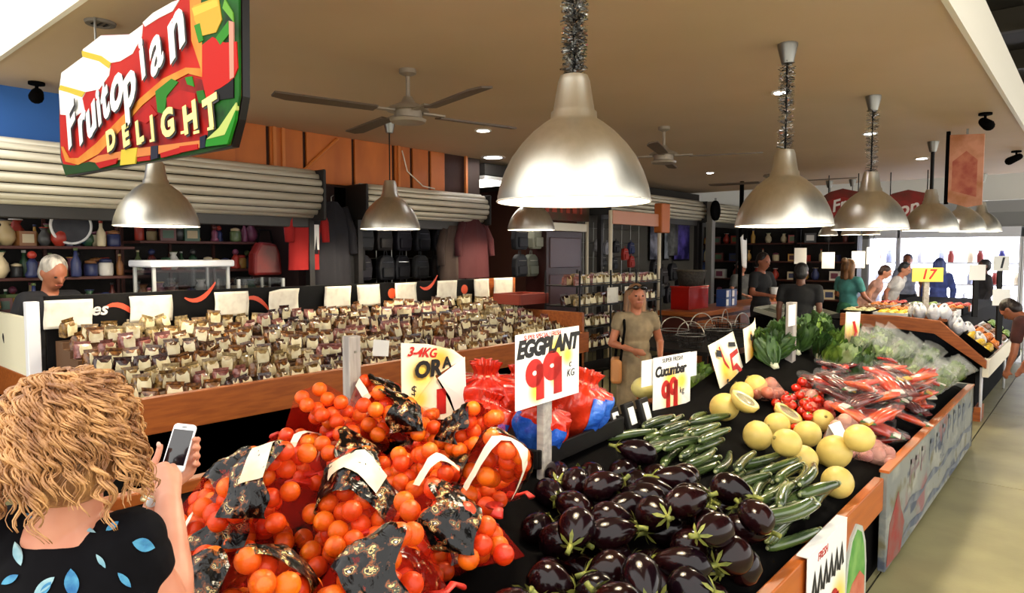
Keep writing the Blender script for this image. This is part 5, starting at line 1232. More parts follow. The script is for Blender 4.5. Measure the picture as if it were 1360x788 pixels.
# woman in a beige dress beside the greens, facing the table, shoulder bag and sunglasses on her head
bp = at(845, 383, X=-3.15); 
t, U, H, A = person('person in a beige dress with a shoulder bag beside the greens crate', (bp.x, bp.y, 0), FWD(.75, -.65), 1.57, SK2, 0, {1: ((.24, .0, 1.14), (.1, .2, 1.1)), -1: ((-.27, -.06, 1.14), (-.2, .14, 1.02))}, ('dress', '#857458'), None, ('long', '#8a6240'), .009)
mb = MB(); mb.tube([H((.095*math.cos(a), .02+.1*math.sin(a), 1.66+.03*math.sin(a))) for a in [PI*k/10 for k in range(11)]], .006, 6); sgo = mb.build('sunglasses', mat('lens_black', '#0c0a0a', rough=.1), t, smooth=True)
for sd in (-1, 1): MB().ell((sd*.037, .105, 1.685), (.032, .012, .024), 12, 8).build('lens', mat('lens_black', '#0c0a0a'), sgo, smooth=True)
bg = thing('shoulder_bag', 'tan shoulder bag with a black strap held by the person in beige', 'bag', t.matrix_basis @ Vector((.20, .02, .98)), t.rotation_euler.z)
MB().prism([(-.13, -.2), (.13, -.2), (.11, .02), (-.11, .02)], -.05, .05, frame((0, 0, 0), (.3, 1, 0), (0, 0, 1))).build('body', mat('tan_leather', '#a8703c', rough=.5), bg, bev=.03)
MB().tube([(-.01, -.07, .0), (-.045, -.06, .28), (-.07, -.02, .43), (-.045, .09, .28), (-.01, .09, .0)], .013, 6).build('strap', BLACK, bg, smooth=True)
# bald man in the ornament shop
p = at(48, 352, X=-6.4); person('person in a dark long-sleeved top leaning in the shop under the large shutter', (p.x+.02, p.y+.05, 0), FWD(.9, .2), 1.84, SK2, .12, None, ('long', '#14141a'), ('trousers', '#1a1a1e'), ('short', '#cfc6b8'), .014, nod=.35)
# stall holders and shoppers further back
def far(lab, px, py, X, rz, h, **k):
    p = at(px, py, X=X); return person(lab, (p.x, p.y, 0), rz, h, **k)
far('person in a black shirt holding out a white tub before the far counter', 1012, 332, -4.05, FWD(.9, -.3), 1.86, sk=SK2, arms={1: ((.25, .05, 1.14), (.2, .3, 1.12)), -1: ((-.25, .05, 1.14), (-.12, .32, 1.12))}, top=('tee', '#121214'), bottom=('trousers', '#141416'), hair=('short', '#17120e'), nod=.2)
far('person in a black shirt bending over, seen from behind, by the greens', 1062, 362, -2.92, FWD(-.2, 1), 1.74, sk=SK3, lean=.25, wide=1.25, top=('tee', '#101012'), bottom=('trousers', '#15151a'), hair=('short', '#14100c'))
far('person in a teal top and green skirt, seen from behind', 1128, 344, -3.08, FWD(.4, 1), 1.76, sk=SK2, top=('tee', '#4f9a94'), bottom=('skirt', '#2c6a4c'), hair=('bun', '#8a6038'), arms={-1: ((-.25, .06, 1.15), (-.18, .28, 1.08)), 1: ((.25, .03, 1.14), (.2, .25, 1.05))})
far('person in a pink sleeveless top bending over the far stall', 1152, 352, -3.3, FWD(1, .2), 1.7, sk=SK1, lean=.45, top=('dress', '#d8a494'), bottom=None, hair=('short', '#3a1c12'))
far('person in a white shirt stooping at the far stall', 1182, 348, -3.05, FWD(1, -.2), 1.74, sk=SK1, lean=.4, top=('tee', '#ece8e4'), bottom=('trousers', '#2c2c38'), hair=('short', '#2a2a30'))
far('person in a pale blue shirt facing the stall', 1206, 338, -3.02, FWD(.1, -1), 1.84, sk=SK2, top=('tee', '#aab4cc'), bottom=('trousers', '#24242c'), hair=('short', '#232048'))
far('person in a blue hooded top at the bright display', 1248, 338, -2.35, FWD(-.3, 1), 1.76, sk=SK3, top=('long', '#3a4a90'), bottom=('trousers', '#2a2a60'), hair=('long', '#4a5aa8'))
far('person in dark grey standing among the far crates', 1308, 343, -1.66, FWD(-.8, -.4), 1.74, sk=SK3, top=('long', '#26242a'), bottom=('trousers', '#1c1c20'), hair=('short', '#141214'))
far('person in a grey top standing behind the far counter', 985, 342, -5.35, FWD(.8, -.5), 1.72, sk=SK1, top=('tee', '#5a5a58'), bottom=('trousers', '#3a2418'), hair=('short', '#4a2c1c'), arms={1: ((.25, .05, 1.12), (.1, .25, 1.05)), -1: ((-.25, .05, 1.12), (-.1, .25, 1.05))})
# shopper at the end of the aisle, stooping over the crates: brown top, tan trousers
person('shopper in a brown top and tan trousers stooping at the end of the aisle', (-.24, 8.95, 0), FWD(-.9, .35), 1.62, SK2, .95, {1: ((.2, .3, 1.2), (.16, .5, 1.15)), -1: ((-.2, .3, 1.2), (-.16, .5, 1.15))}, ('tee', '#4a2018'), ('trousers', '#9a6a42'), ('short', '#2a1a12'), .014)
tub = thing('tub', 'white tub held out by the person in black', 'tub', (-3.86, 10.78, 1.22))
MB().lathe([(.06, 0), (.075, .1)], 18).build('cup', WHITE, tub, smooth=True, auto=40); MB().lathe([(.078, .1), (.078, .115)], 18).build('lid', WHITE, tub, smooth=True, auto=40)

# ------------------------------------------------------------------ foreground woman photographing with her phone
# her own axes: x to her right, y ahead of her
wr0 = Vector((-.90, 1.37, 0))
def cl(r, f, z): return Vector((r, f, z))-wr0
def cpx(px, py, s):                               # a seen point s metres along the view, in her axes
    d = at(px, py, S=s)-EYE; c, n = math.cos(YAW), math.sin(YAW); return Vector((d.x*c+d.y*n, -d.x*n+d.y*c, d.z+EYE.z))-wr0
c_, n_ = math.cos(YAW), math.sin(YAW)
fw = thing('person', 'person in a black leaf-print top holding up a phone, seen from behind', 'person', (wr0.x*c_-wr0.y*n_, wr0.x*n_+wr0.y*c_, 0), YAW)
hc = cpx(86, 578, 1.36); hc.y += .03
nb_ = Vector((-.01, 0, 1.32)); shR = cpx(166, 724, 1.40); shL = Vector((-shR.x-.02, shR.y-.0, shR.z+.01))
elR = cpx(226, 822, 1.45); wrR = cpx(224, 668, 1.61); elL = Vector((-.02, .27, 1.06)); wrL = cpx(212, 652, 1.74)
ph_c = cpx(238, 595, 1.75)
b = MB()
b.ell(hc, (.078, .098, .115), 20, 14); b.ell(hc+Vector((.01, .05, -.06)), (.055, .06, .06), 14, 10); b.cap(hc+Vector((0, .108, -.005)), hc+Vector((0, .128, -.03)), .01, .015)
for sd in (-1, 1): b.ell(hc+Vector((sd*.078, 0, -.01)), (.013, .024, .034))
b.cap(nb_+Vector((0, -.01, -.05)), hc+Vector((0, -.01, -.06)), .064, .058); b.ell(nb_+Vector((0, .0, -.05)), (.12, .075, .06), 18, 10)
b.ell((0, 0, .97), (.175, .13, .14), 18, 12); b.ell((0, .01, 1.08), (.16, .125, .16), 18, 12); b.ell((0, .01, 1.17), (.175, .12, .15), 18, 12)
b.cap(shL+Vector((.03, 0, -.01)), shR+Vector((-.03, 0, -.01)), .062, .062)
b.cap(shR, elR, .060, .050, 16); b.cap(elR, elR.lerp(wrR, .35), .048, .049, 16); b.cap(elR.lerp(wrR, .35), wrR, .049, .029, 16)
b.cap(shL, elL, .060, .046, 16); b.cap(elL, wrL, .044, .027, 16)
for sd in (-1, 1): b.cap((sd*.09, 0, .93), (sd*.1, .02, .49), .1, .062); b.cap((sd*.1, .015, .49), (sd*.1, -.02, .09), .06, .04); b.cap((sd*.1, -.03, .045), (sd*.115, .13, .035), .045, .036)
# right hand: palm up from the wrist, index finger tapping the screen, others curled, thumb raised
def fing(pts, r):
    for i in range(len(pts)-1): b.cap(pts[i], pts[i+1], r*(1-.07*i), r*(1-.07*(i+1)), 10)
kR = cpx(214, 632, 1.67)
b.cap(wrR, kR, .029, .036, 14, sq=((0, 1, 0), .62)); b.cap(wrR, cpx(226, 636, 1.67), .026, .028, 12)
fing([cpx(206, 633, 1.665), cpx(204, 618, 1.70), cpx(210, 604, 1.715), cpx(213, 593, 1.725)], .0105)
fing([cpx(201, 636, 1.66), cpx(196, 626, 1.695), cpx(203, 618, 1.72), cpx(211, 622, 1.715)], .0105)
fing([cpx(200, 643, 1.655), cpx(194, 636, 1.69), cpx(201, 629, 1.71), cpx(209, 633, 1.70)], .010)
fing([cpx(202, 650, 1.65), cpx(197, 646, 1.68), cpx(203, 640, 1.695), cpx(210, 643, 1.685)], .009)
fing([cpx(230, 645, 1.65), cpx(236, 632, 1.685), cpx(229, 620, 1.71)], .012)
# left hand: palm behind the phone, fingers coming round its far edge
pw = cpx(243, 622, 1.80); b.cap(wrL, pw, .027, .034, 14)
for k in range(4):
    y = 584+k*11; fing([cpx(243, y+8, 1.80), cpx(258, y+2, 1.80), cpx(263, y, 1.765), cpx(258, y, 1.742)], .0095-.0004*k)
fing([cpx(234, 634, 1.79), cpx(228, 632, 1.755), cpx(226, 622, 1.738)], .011)
body = blob('body', b, SK1, fw, .0048, 3)
for o_, px in ((cpx(213, 592, 1.722), 0),): MB().ell(o_+Vector((0, -.008, .004)), (.006, .003, .008)).build('fingernail', mat('nail', '#e8b8a4', rough=.25), fw, smooth=True)
TOPM = mat('black_top_fabric', '#07060a', '#040306', rough=.9, scale=20, spec=.15)
s = MB(); g = .013
s.ell((0, 0, .95), (.19, .145, .15), 18, 12); s.ell((0, .01, 1.08), (.16+g, .125+g, .165), 18, 12); s.ell((0, .01, 1.17), (.175+g, .12+g, .14), 18, 12)
s.cap(shL+Vector((.03, 0, -.012)), Vector((-.115, 0, shR.z+.008)), .062+g, .056+g); s.cap(shR+Vector((-.03, 0, -.012)), Vector((.115, 0, shR.z+.008)), .062+g, .056+g)
s.ell((0, .02, 1.22), (.16, .10, .075), 18, 10)
s.cap(shR, shR.lerp(elR, .26), .060+g, .060+g, 16); s.cap(shL, shL.lerp(elL, .55), .060+g, .056+g, 16)
top = blob('top', s, TOPM, fw, .0065, 3)
d = MB(); d.ell((0, 0, .95), (.185, .14, .14), 18, 12)
for sd in (-1, 1): d.cap((sd*.09, 0, .93), (sd*.1, .02, .49), .11, .08); d.cap((sd*.1, .015, .49), (sd*.1, -.02, .10), .078, .06)
blob('trousers', d, mat('navy_denim', '#1a1e2c', rough=.85), fw, .014, 3)
for sd in (-1, 1): MB().cap((sd*.1, -.04, .045), (sd*.117, .14, .036), .055, .046).build('shoe', mat('shoe_leather', '#1a1614'), fw, smooth=True)
# printed leaves lie on the cloth
bpy.context.view_layer.update()
bm = bmesh.new(); bm.from_mesh(top.data); bvh = BVHTree.FromBMesh(bm); bm.free(); Mi = fw.matrix_world.inverted()
def leaf(px, py, L, w, ang, m):
    mb = MB(); n = 8; pts = []
    for i in range(2*n):
        tt = (i/n) if i < n else 2-i/n; sgn = 1 if i < n else -1
        x = (tt-.5)*L; y = sgn*w*math.sin(PI*tt)**.8/2; pts.append((px+x*math.cos(ang)-y*math.sin(ang), py+x*math.sin(ang)+y*math.cos(ang)))
    vs = []
    for q in pts:
        o = Mi @ EYE; d_ = (Mi.to_3x3() @ ray(*q)).normalized(); h_, nn, _, _ = bvh.ray_cast(o, d_)
        if h_ is None: return
        vs.append(h_+nn*.0035)
    mb.add(vs, [(0, i, i+1) for i in range(1, 2*n-1)]); mb.build('printed_leaf', m, fw)
LB = mat('leaf_print_blue', '#4a90b0', '#235f92', rough=.85, scale=40); LW = mat('leaf_print_pale', '#9ab8bc', '#6896a8', rough=.85, scale=30)
for a in ((82, 696, 30, 14, 0.05, LB), (114, 703, 32, 7, .35, LW), (190, 724, 30, 18, .25, LB), (25, 736, 34, 13, 1.3, LW), (96, 775, 38, 20, 1.5, LB), (60, 778, 36, 12, -.7, LW), (62, 782, 24, 9, -.9, LB), (135, 745, 22, 8, 1.0, LW), (150, 700, 20, 8, -.6, LB), (40, 690, 20, 8, .7, LB), (165, 770, 26, 10, .9, LB), (15, 770, 26, 10, -.5, LB)): leaf(*a)
# curly hair: a full bob of wavy locks over a soft core
HM = mat('curly_blonde_hair', '#cf9a62', '#8a5a36', rough=.42, scale=30, stretch=(1, 1, .3), bump=.5, bscale=70)
hb = MB(); hb.ell(hc+Vector((0, -.015, .01)), (.094, .105, .108), 20, 14); hb.ell(hc+Vector((-.005, -.025, -.055)), (.106, .098, .09), 20, 14)
core = blob('hair_core', hb, HM, None, .008, 2)
rnd = random.Random(4); mb = MB(); mb.add([tuple(v.co) for v in core.data.vertices], [tuple(p.vertices) for p in core.data.polygons]); bpy.data.objects.remove(core)
for k in range(230):
    a = rnd.uniform(0, 2*PI); el0 = rnd.uniform(.0, 1.5); amp = rnd.uniform(.007, .015); fr = rnd.uniform(2.0, 3.4); ph = 2.5*a+rnd.uniform(-1, 1); ln = rnd.uniform(.5, 1.0); ns = 22; tw = 1; drift = rnd.uniform(-.15, .15)
    if math.sin(a) > .7 and el0 < .9: continue
    base = []
    for i in range(ns):
        tt = i/(ns-1); e = el0-tt*ln*1.75; aa = a+drift*tt
        R1 = Vector((math.cos(aa)*math.cos(e)*.098, math.sin(aa)*math.cos(e)*.102, math.sin(e)*.108)) if e > 0 else Vector((math.cos(aa)*(.098+.034*min(1, -e)), math.sin(aa)*(.102+.012*min(1, -e)), e*.125))
        sdv = Vector((-math.sin(aa), math.cos(aa), 0)); ov = Vector((math.cos(aa), math.sin(aa), .3)); q = tt*fr*2*PI+ph
        base.append((hc+Vector((0, -.01, .012))+R1*1.04, sdv, ov, q, tt))
    if math.sin(a) > .6: base = base[:9]
    n = len(base)
    for st_ in range(6):
        dp = rnd.uniform(-.35, .35); ro = rnd.uniform(-.007, .007); so_ = rnd.uniform(-.009, .009); lr = rnd.uniform(.0018, .0036); m_ = n-rnd.randint(0, 3)
        pts = [p+sdv*(amp*math.sin(q+dp)+so_)+ov*(amp*.9*math.cos(q+dp)*tw+amp*.7+ro) for p, sdv, ov, q, tt in base[:m_]]
        mb.tube(pts, [lr*(.75+.25*math.sin(PI*i/(m_-1)))*(1-.6*(i/(m_-1))**4) for i in range(m_)], 4)
mb.build('hair', HM, fw, smooth=True)
# watch
wd_ = (wrL-elL).normalized(); wp = elL.lerp(wrL, .9); Wm = frame(wp, wd_.orthogonal(), wd_.cross(wd_.orthogonal()))
wt = thing('wristwatch', 'pale metal wristwatch on the arm that holds the phone', 'watch', fw.matrix_world @ wp, YAW)
MB().tube([Wm.to_3x3() @ Vector((.033*math.cos(q*PI/10), .033*math.sin(q*PI/10), 0)) for q in range(21)], .006, 8, flat=1.6).build('strap', mat('watch_gold', '#c8b890', rough=.3, metal=.7), wt, smooth=True)
MB().ell((.0, -.034, .004), (.014, .006, .014)).build('dial', mat('watch_dial', '#d8dce0', rough=.2), wt, smooth=True)
# the phone
PM = frame(ph_c, cpx(260, 566, 1.76)-cpx(232, 563, 1.76), cpx(246, 564, 1.785)-cpx(229, 626, 1.735))
pm0 = fw.matrix_world @ PM
phn = thing('smartphone', 'white smartphone with a dark screen held up by the person in the leaf-print top', 'phone', pm0.to_translation()); phn.rotation_euler = pm0.to_euler()
def rr_(w, h, r, n=5): return [(sx*(w/2-r)+r*math.cos(a0+PI/2*k/n), sy*(h/2-r)+r*math.sin(a0+PI/2*k/n)) for sx, sy, a0 in ((1, 1, 0), (-1, 1, PI/2), (-1, -1, PI), (1, -1, 1.5*PI)) for k in range(n+1)]
MB().prism(rr_(.058, .123, .010), -.0035, .0035).build('case', mat('phone_white', '#eeeef0', rough=.25), phn, bev=.001)
MB().prism([(-.0255, -.044), (.0255, -.044), (.0255, .046), (-.0255, .046)], .0035, .0041).build('screen', mat('phone_screen', '#0e0c14', rough=.08, coat=1), phn)
MB().lathe([(.005, .0035), (.005, .0042), (.0035, .0042)], 14, Matrix.Translation((0, -.052, 0))).build('home_button', mat('phone_grey', '#c8c8cc'), phn); MB().box((0, .053, .0038), (.012, .0018, .0008)).build('earpiece', DARK, phn)
# ------------------------------------------------------------------ the next produce stand, past the cross aisle
random.seed(23)
ns = thing('produce_stand', 'second produce stand with a brown sloping end board and crates on top', 'table', (-1.8, 11.5, 0))
EM = frame((0, -2.55, 0), (-1, 0, 0), (0, 0, 1))
prof = [(-.9, .60), (-.9, .69), (-.45, 1.10), (-.02, 1.13), (.6, 1.13), (.6, .98), (-.02, .98), (-.40, .95)]
MB().prism(prof, 0, .06, EM).build('end_board', WOOD, ns, bev=.006)
MB().b2((-.85, -2.5, .1), (.8, 3.2, .6)).build('base', BLACK, ns)
mb = MB(); mb.grid(2, 5, lambda u, v: ((.88, .45, .02, -.4, -.85)[int(round(v*4))], -2.5+5.7*u, (.62, 1.02, 1.05, 1.05, 1.05)[int(round(v*4))])); mb.build('sloping_top', BLACK, ns, solid=.02)
MB().b2((.86, -2.5, .5), (.92, 3.2, .70)).build('front_rail', CREAM, ns, bev=.005)
for y in (-2.45, 0, 3.0): MB().tube([(.85, y, 0), (.85, y, .6)], .016, 8).build('leg', mat('white_tube', '#d8d8dc', rough=.3), ns, smooth=True)
MB().b2((.55, -2.5, 0), (.86, -2.2, .16)).build('kick_box', WOOD, ns, bev=.004)
def nsurf(x):                       # stand slope by world x
    lx = x+1.8; return .63+(.88-lx)*(.40/.43) if lx > .45 else 1.06
fr_col = {'yellow': '#d8b02c', 'green': '#6a8a2c', 'orange': '#d87a24', 'red': '#a82418', 'brown': '#7a4a24', 'pale': '#c8c088'}
fr_me = {k: MB().ell((0, 0, 0), (.036, .036, .034), 10, 7).mesh('fruit', mat('fruit_'+k, c, rough=.4, rnd=.12), True) for k, c in fr_col.items()}
def crate(lab, x, y, z, col, rot=0, tilt=0, m=None, fruit='fruit', n=(3, 4)):
    t = thing('produce_crate', lab, 'crate', (x, y, z), rot=(0, tilt, rot)); cm = m or BLACK
    MB().b2((-.17, -.22, 0), (.17, .22, .015)).build('bottom', cm, t)
    for s in (-1, 1): MB().b2((s*.17-.008, -.22, 0), (s*.17+.008, .22, .08)).build('side', cm, t); MB().b2((-.17, s*.22-.008, 0), (.17, s*.22+.008, .08)).build('end', cm, t)
    M = Matrix.Translation((x, y, z)) @ Matrix.Rotation(rot, 4, 'Z') @ Matrix.Rotation(tilt, 4, 'Y')
    for i in range(n[0]):
        for j in range(n[1]):
            p = M @ Vector((-.105+i*.105+random.uniform(-.012, .012), -.155+j*.103+random.uniform(-.012, .012), .055+random.uniform(0, .012)))
            tag(place('fruit', fr_me[col], None, p, rot=(random.uniform(-1, 1), 0, 0), scale=(1.25, 1.25, 1.25)), '%s fruit in %s' % (col, lab.split(' ', 1)[1] if False else 'the '+lab), 'fruit', 'fruit in the %s' % lab[:40])
kinds = ['yellow', 'green', 'orange', 'pale', 'red', 'brown']
spots = ['by the brown end board', 'one along from the end board', 'in the middle of the stand', 'towards the stand far end']
for r_, x in enumerate((-1.05, -1.5, -1.9, -2.3)):
    for k in range(4):
        y = 9.35+k*.62+(.1 if r_ % 2 else 0); col = kinds[(r_*3+k*2+(k > 1)) % 6]
        crate('crate of %s fruit %s, %s' % (col, spots[k], ['lowest row', 'second row', 'third row', 'back row'][r_]), x, y, nsurf(x)+(.05 if r_ == 0 else .01), col, 0, R(38) if r_ == 0 else 0, [BLACK, WOOD2, mat('crate_white', '#d8d8d4')][(r_+k) % 3])
def sign_on_stake(lab, p, w, h, base, txt, ux=(.8, .6, 0), stake=.5, post=None):
    t = thing('price_sign', lab, 'price sign', p); M = frame((0, 0, 0), ux, (0, 0, 1)); t.rotation_euler = M.to_euler()
    MB().box((0, 0, 0), (w, h, .008)).build('card', mat('card_'+base, base, rough=.6), t)
    if txt: text('numerals', txt, h*1.0, REDINK if base != '#f0efe8' else INK, t, Matrix.Translation((0, -.0, .005)), offset=.004, shear=.2)
    MB().b2((-.03, -h/2-stake, -.04), (.03, -h/2+.02, -.006)).build('post', post or GREYWOOD, t); return t
p = at(1232, 365, Y=9.5); sign_on_stake('yellow price sign reading 17 on a grey post past the sleeved lettuces', p, .36, .17, '#e8cc50', '17', stake=.46)
for i, (px, py, Y) in enumerate(((1330, 350, 11.2), (1298, 362, 10.6), (1330, 395, 10.0))):
    sign_on_stake(['small white price card high over the far crates', 'small white price card between the far crates', 'white price card standing in the nearest crates of the second stand'][i], at(px, py, Y=Y), .2, .2, '#f0efe8', ['1', '', ''][i], stake=.48, post=DARK)
# rows of white bagged goods along the stand
WB = mat('white_bag', '#e8e8e8', '#c8c8d0', rough=.25, scale=12, bump=.5, bscale=20)
def puff(seed): return MB().grid(21, 10, lambda u, v: (.07*math.cos(2*PI*u)*math.sin(PI*(.06+.86*v))**.6*(1+.12*math.sin(2*PI*u*5+seed+v*5)), .09*math.sin(2*PI*u)*math.sin(PI*(.06+.86*v))**.6*(1+.1*math.sin(2*PI*u*7+seed)), .17*v+.02*math.sin(u*25)*v))
pf = [puff(i).mesh('plastic_bag', WB, True) for i in range(3)]; ptie = MB().lathe([(.02, .155), (.03, .19), (.012, .2)], 8).mesh('knot', WB, True)
for px, py in ((1222, 405), (1240, 415), (1255, 402), (1268, 428), (1285, 436), (1300, 425), (1275, 412), (1215, 420)):
    p = at(px, py, Y=9.1+random.uniform(0, .5)); p.z = nsurf(p.x)+.02
    o = tag(place('plastic_bag', pf[random.randrange(3)], None, p, rot=(0, 0, random.uniform(0, 6))), 'knotted white plastic bag at the near end of the second stand', 'bag', 'white bags on the second stand'); place('knot', ptie, o)

# ------------------------------------------------------------------ brightly lit chilled displays at the far end
glow = mat('display_glow', '#f4f6ff', emit=3.2)
def chiller(lab, x0, x1, y, z0=.3, z1=2.2):
    t = thing('chilled_display', lab, 'display', ((x0+x1)/2, y, 0)); L = (x1-x0)/2
    MB().b2((-L, 0, 0), (L, .9, z0)).build('base', mat('chiller_white', '#e4e4e8', rough=.4), t); MB().b2((-L, .84, z0), (L, .9, z1)).build('back', mat('chiller_white', '#e4e4e8'), t)
    for z in (.75, 1.2, 1.65): MB().b2((-L, .35, z), (L, .84, z+.03)).build('shelf', mat('chiller_white', '#e4e4e8'), t)
    MB().b2((-L, 0, z1), (L, .9, z1+.2)).build('canopy', mat('chiller_white', '#e4e4e8'), t)
    for z in (.72, 1.17, 1.62, z1-.01): MB().b2((-L+.05, .36, z-.02), (L-.05, .42, z)).build('light_tube', mat('tube_glow', '#f0f2ff', emit=14), t)
    MB().b2((-L+.02, .80, .35), (L-.02, .835, z1-.03)).build('lit_panel', glow, t)
    for s in (-1, 1): MB().b2((s*L-.02, 0, z0), (s*L+.02, .9, z1)).build('end_panel', mat('chiller_white', '#e4e4e8'), t)
chiller('long brightly lit white chilled display beyond the stands', -3.3, -1.2, 16.6); chiller('brightly lit white chilled display past the crates', -1.15, 1.0, 16.6); chiller('narrow lit white chilled display behind the people in the far hall', -3.9, -3.35, 16.6)
jc = ['#b8c0e0', '#3a3a80', '#d8d8e0', '#8a3028', '#e0d0b0']
jm = [MB().lathe([(.05, 0), (.06, .02), (.06, .16), (.04, .2), (.04, .24)], 10).mesh('carton', mat('carton_'+c, c, rough=.4), True) for c in jc]; jl = MB().lathe([(.042, .24), (.042, .26)], 10).mesh('cap', WHITE, True)
for z in (.78, 1.23, 1.68):
    x = -3.8
    while x < .9:
        i = random.randrange(5); o = tag(place('bottle', jm[i], None, (x, 17.05+random.uniform(-.04, .06), z)), '%s bottle on the lit display shelves' % ['pale blue', 'dark blue', 'white', 'red', 'cream'][i], 'bottle', 'bottles in the lit displays'); place('cap', jl, o); x += random.uniform(.14, .42)
# ------------------------------------------------------------------ far counter, shop fronts and banners
fc = thing('service_counter', 'brown timber service counter beside the steel post', 'counter', (-4.55, 10.9, 0))
MB().b2((-.3, -1.9, 0), (.22, 1.9, .96)).build('front', mat('counter_maroon', '#4a1a10', rough=.5), fc); MB().b2((-.35, -1.95, .96), (.3, 1.95, 1.03)).build('worktop', WOOD, fc, bev=.008)
for k in range(5): MB().b2((.22, -1.85+k*.75, .08), (.24, -1.2+k*.75, .9)).build('panel', WOOD2, fc, bev=.006)
t = thing('red_box', 'glossy red box on the brown service counter', 'box', (-4.7, 9.6, 1.03)); MB().b2((-.15, -.35, 0), (.15, .3, .32)).build('body', mat('gloss_red', '#8a1008', rough=.2), t, bev=.01); MB().b2((-.16, -.36, .32), (.16, .31, .35)).build('lid', mat('gloss_red2', '#a01a10', rough=.2), t, bev=.008)
for k in range(4):
    t = thing('carton_pack', 'small blue and white carton stacked on the service counter', 'carton', (-4.5, 10.35+.22*(k % 2), 1.03+.135*(k//2)), group='blue and white cartons'); MB().box((0, 0, .065), (.16, .2, .13)).build('box', mat('carton_blue', '#2c4a88', rough=.4), t); MB().box((.082, -.05, .065), (.003, .08, .1)).build('white_panel', WHITE, t)
t = thing('basket', 'dark wicker basket on top of the red box', 'basket', (-4.7, 9.6, 1.385)); MB().lathe([(.18, 0), (.22, .22), (.21, .22), (.17, .01), (.001, .01)], 20).build('bowl', mat('dark_wicker', '#26221c', '#3a342c', rough=.8, scale=40, bump=.6), t, smooth=True); MB().tube([(.22*math.cos(q*PI/10), .22*math.sin(q*PI/10), .22) for q in range(21)], .012, 6).build('rim', mat('wicker_rim', '#4a4234'), t, smooth=True)
t = thing('white_towel', 'white cloth tied to the thin black pipe post', 'cloth', (-4.86, 11.95, 2.15)); MB().grid(10, 14, lambda u, v: (.03*math.sin(u*9)+.02*v, .2*(u-.5)*(1.2-.4*v), -.5*v+.05*math.sin(u*6))).build('cloth', WHITE, t, smooth=True, solid=.006); MB().tube([(0, -.02, .02), (0, .02, .06)], .006, 6).build('hook', STEEL, t)
def post(lab, x, y, z1, r, m): 
    t = thing('post', lab, 'post', (x, y, 0)); MB().b2((-r, -r, 0), (r, r, z1)).build('shaft', m, t, bev=.006); MB().b2((-r*1.8, -r*1.8, 0), (r*1.8, r*1.8, .02)).build('base_plate', m, t); return t
post('square steel post between the two pale shutters', -5.95, 12.98, 2.9, .07, mat('post_steel', '#8d8a84', rough=.4, metal=.5)); post('thin black pipe post past the pale shutters', -4.9, 11.95, CZ, .03, BLACK)
t = thing('speaker_ring', 'dark round drum end beside the steel post', 'drum', (-5.86, 13.0, 2.72)); MB().lathe([(.2, -.02), (.2, .02), (.15, .03), (.06, .02), (.001, .02)], 24, Matrix.Rotation(R(90), 4, 'Y')).build('disc', BLACK, t, smooth=True); MB().tube([(0, 0, 0), (0, 0, .25)], .02, 6).build('bracket', STEEL, t)
for i, (px, py, w, h, c, lab) in enumerate(((905, 318, .45, .75, '#6a5ac0', 'tall violet poster on the back wall past the frame stall'), (893, 318, .3, .6, '#8a8a88', 'grey picture poster beside the violet one'), (868, 318, .2, .7, '#b8b8c8', 'narrow pale poster past the frame stall'), (945, 345, .7, .4, '#4a68a8', 'blue poster low behind the service counter'), (885, 318, .12, .7, '#c0c4cc', 'narrow white strip poster beside the grey one'), (958, 312, .3, .6, '#c0b890', 'cream poster above the blue one'))):
    p = at(px, py, X=-7.2); t = thing('poster', lab, 'poster', p); MB().box((0, 0, 0), (.02, w*1.7, h*1.3)).build('frame', DARK, t); MB().box((.012, 0, 0), (.004, w*1.6, h*1.2)).build('print', mat('poster_'+c, c, tuple(x*.6 for x in lin(c)), rough=.5, scale=4), t)
struct('wall_poster_back', MB().b2((-7.35, 9.2, 0), (-7.25, 16, 3.0)), mat('poster_wall', '#5a564e', rough=.8))
for k, (px, py) in enumerate(((870, 345), (880, 355), (893, 350), (875, 372), (888, 380), (903, 365), (868, 385))):
    p = at(px, py, X=-6.4); backpack('black bag on the dark rack past the frame stall', p, bagm[k % 5], .95, 'bags past the frame stall')
for k, (px, py) in enumerate(((795, 318), (806, 322), (818, 320), (830, 330), (838, 322), (800, 338), (815, 342), (838, 340))):
    p = at(px, py, X=-6.6); backpack('%s on the grid inside the open stall frame' % ['white bag high', 'grey bag high', 'black bag high', 'red bag', 'navy bag high', 'black bag low at the edge', 'black bag low in the middle', 'darker red bag low'][k], p, ['#c8c8cc', '#9a9aa0', '#15151a', '#b02a18', '#24305a', '#15151a', '#1a1a1e', '#a82818'][k], .6)
# shallow pale-rimmed fish trays in front of the service counter
for r_ in range(2):
    for k in range(3):
        crate_ = thing('display_tray', 'shallow dark tray with a pale rim in front of the service counter', 'tray', (-3.57+.36*r_, 9.88+k*.62, 1.0-.1*r_), rot=(0, R(14), 0), group='pale-rimmed trays')
        MB().b2((-.16, -.28, 0), (.16, .28, .02)).build('bottom', mat('tray_green', '#26301e', '#4a5438', scale=8), crate_)
        for s in (-1, 1): MB().b2((s*.16-.01, -.28, 0), (s*.16+.01, .28, .06)).build('side', mat('tray_rim', '#a8a898', rough=.4, metal=.3), crate_); MB().b2((-.16, s*.28-.01, 0), (.16, s*.28+.01, .06)).build('end', mat('tray_rim', '#a8a898'), crate_)
tst = thing('tray_stand', 'dark stepped stand under the pale-rimmed trays', 'stand', (-3.22, 10.5, 0)); MB().b2((-.55, -.95, 0), (.22, .95, .86)).build('body', BLACK, tst); MB().b2((-.55, -.95, .86), (-.18, .95, .96)).build('step', BLACK, tst)
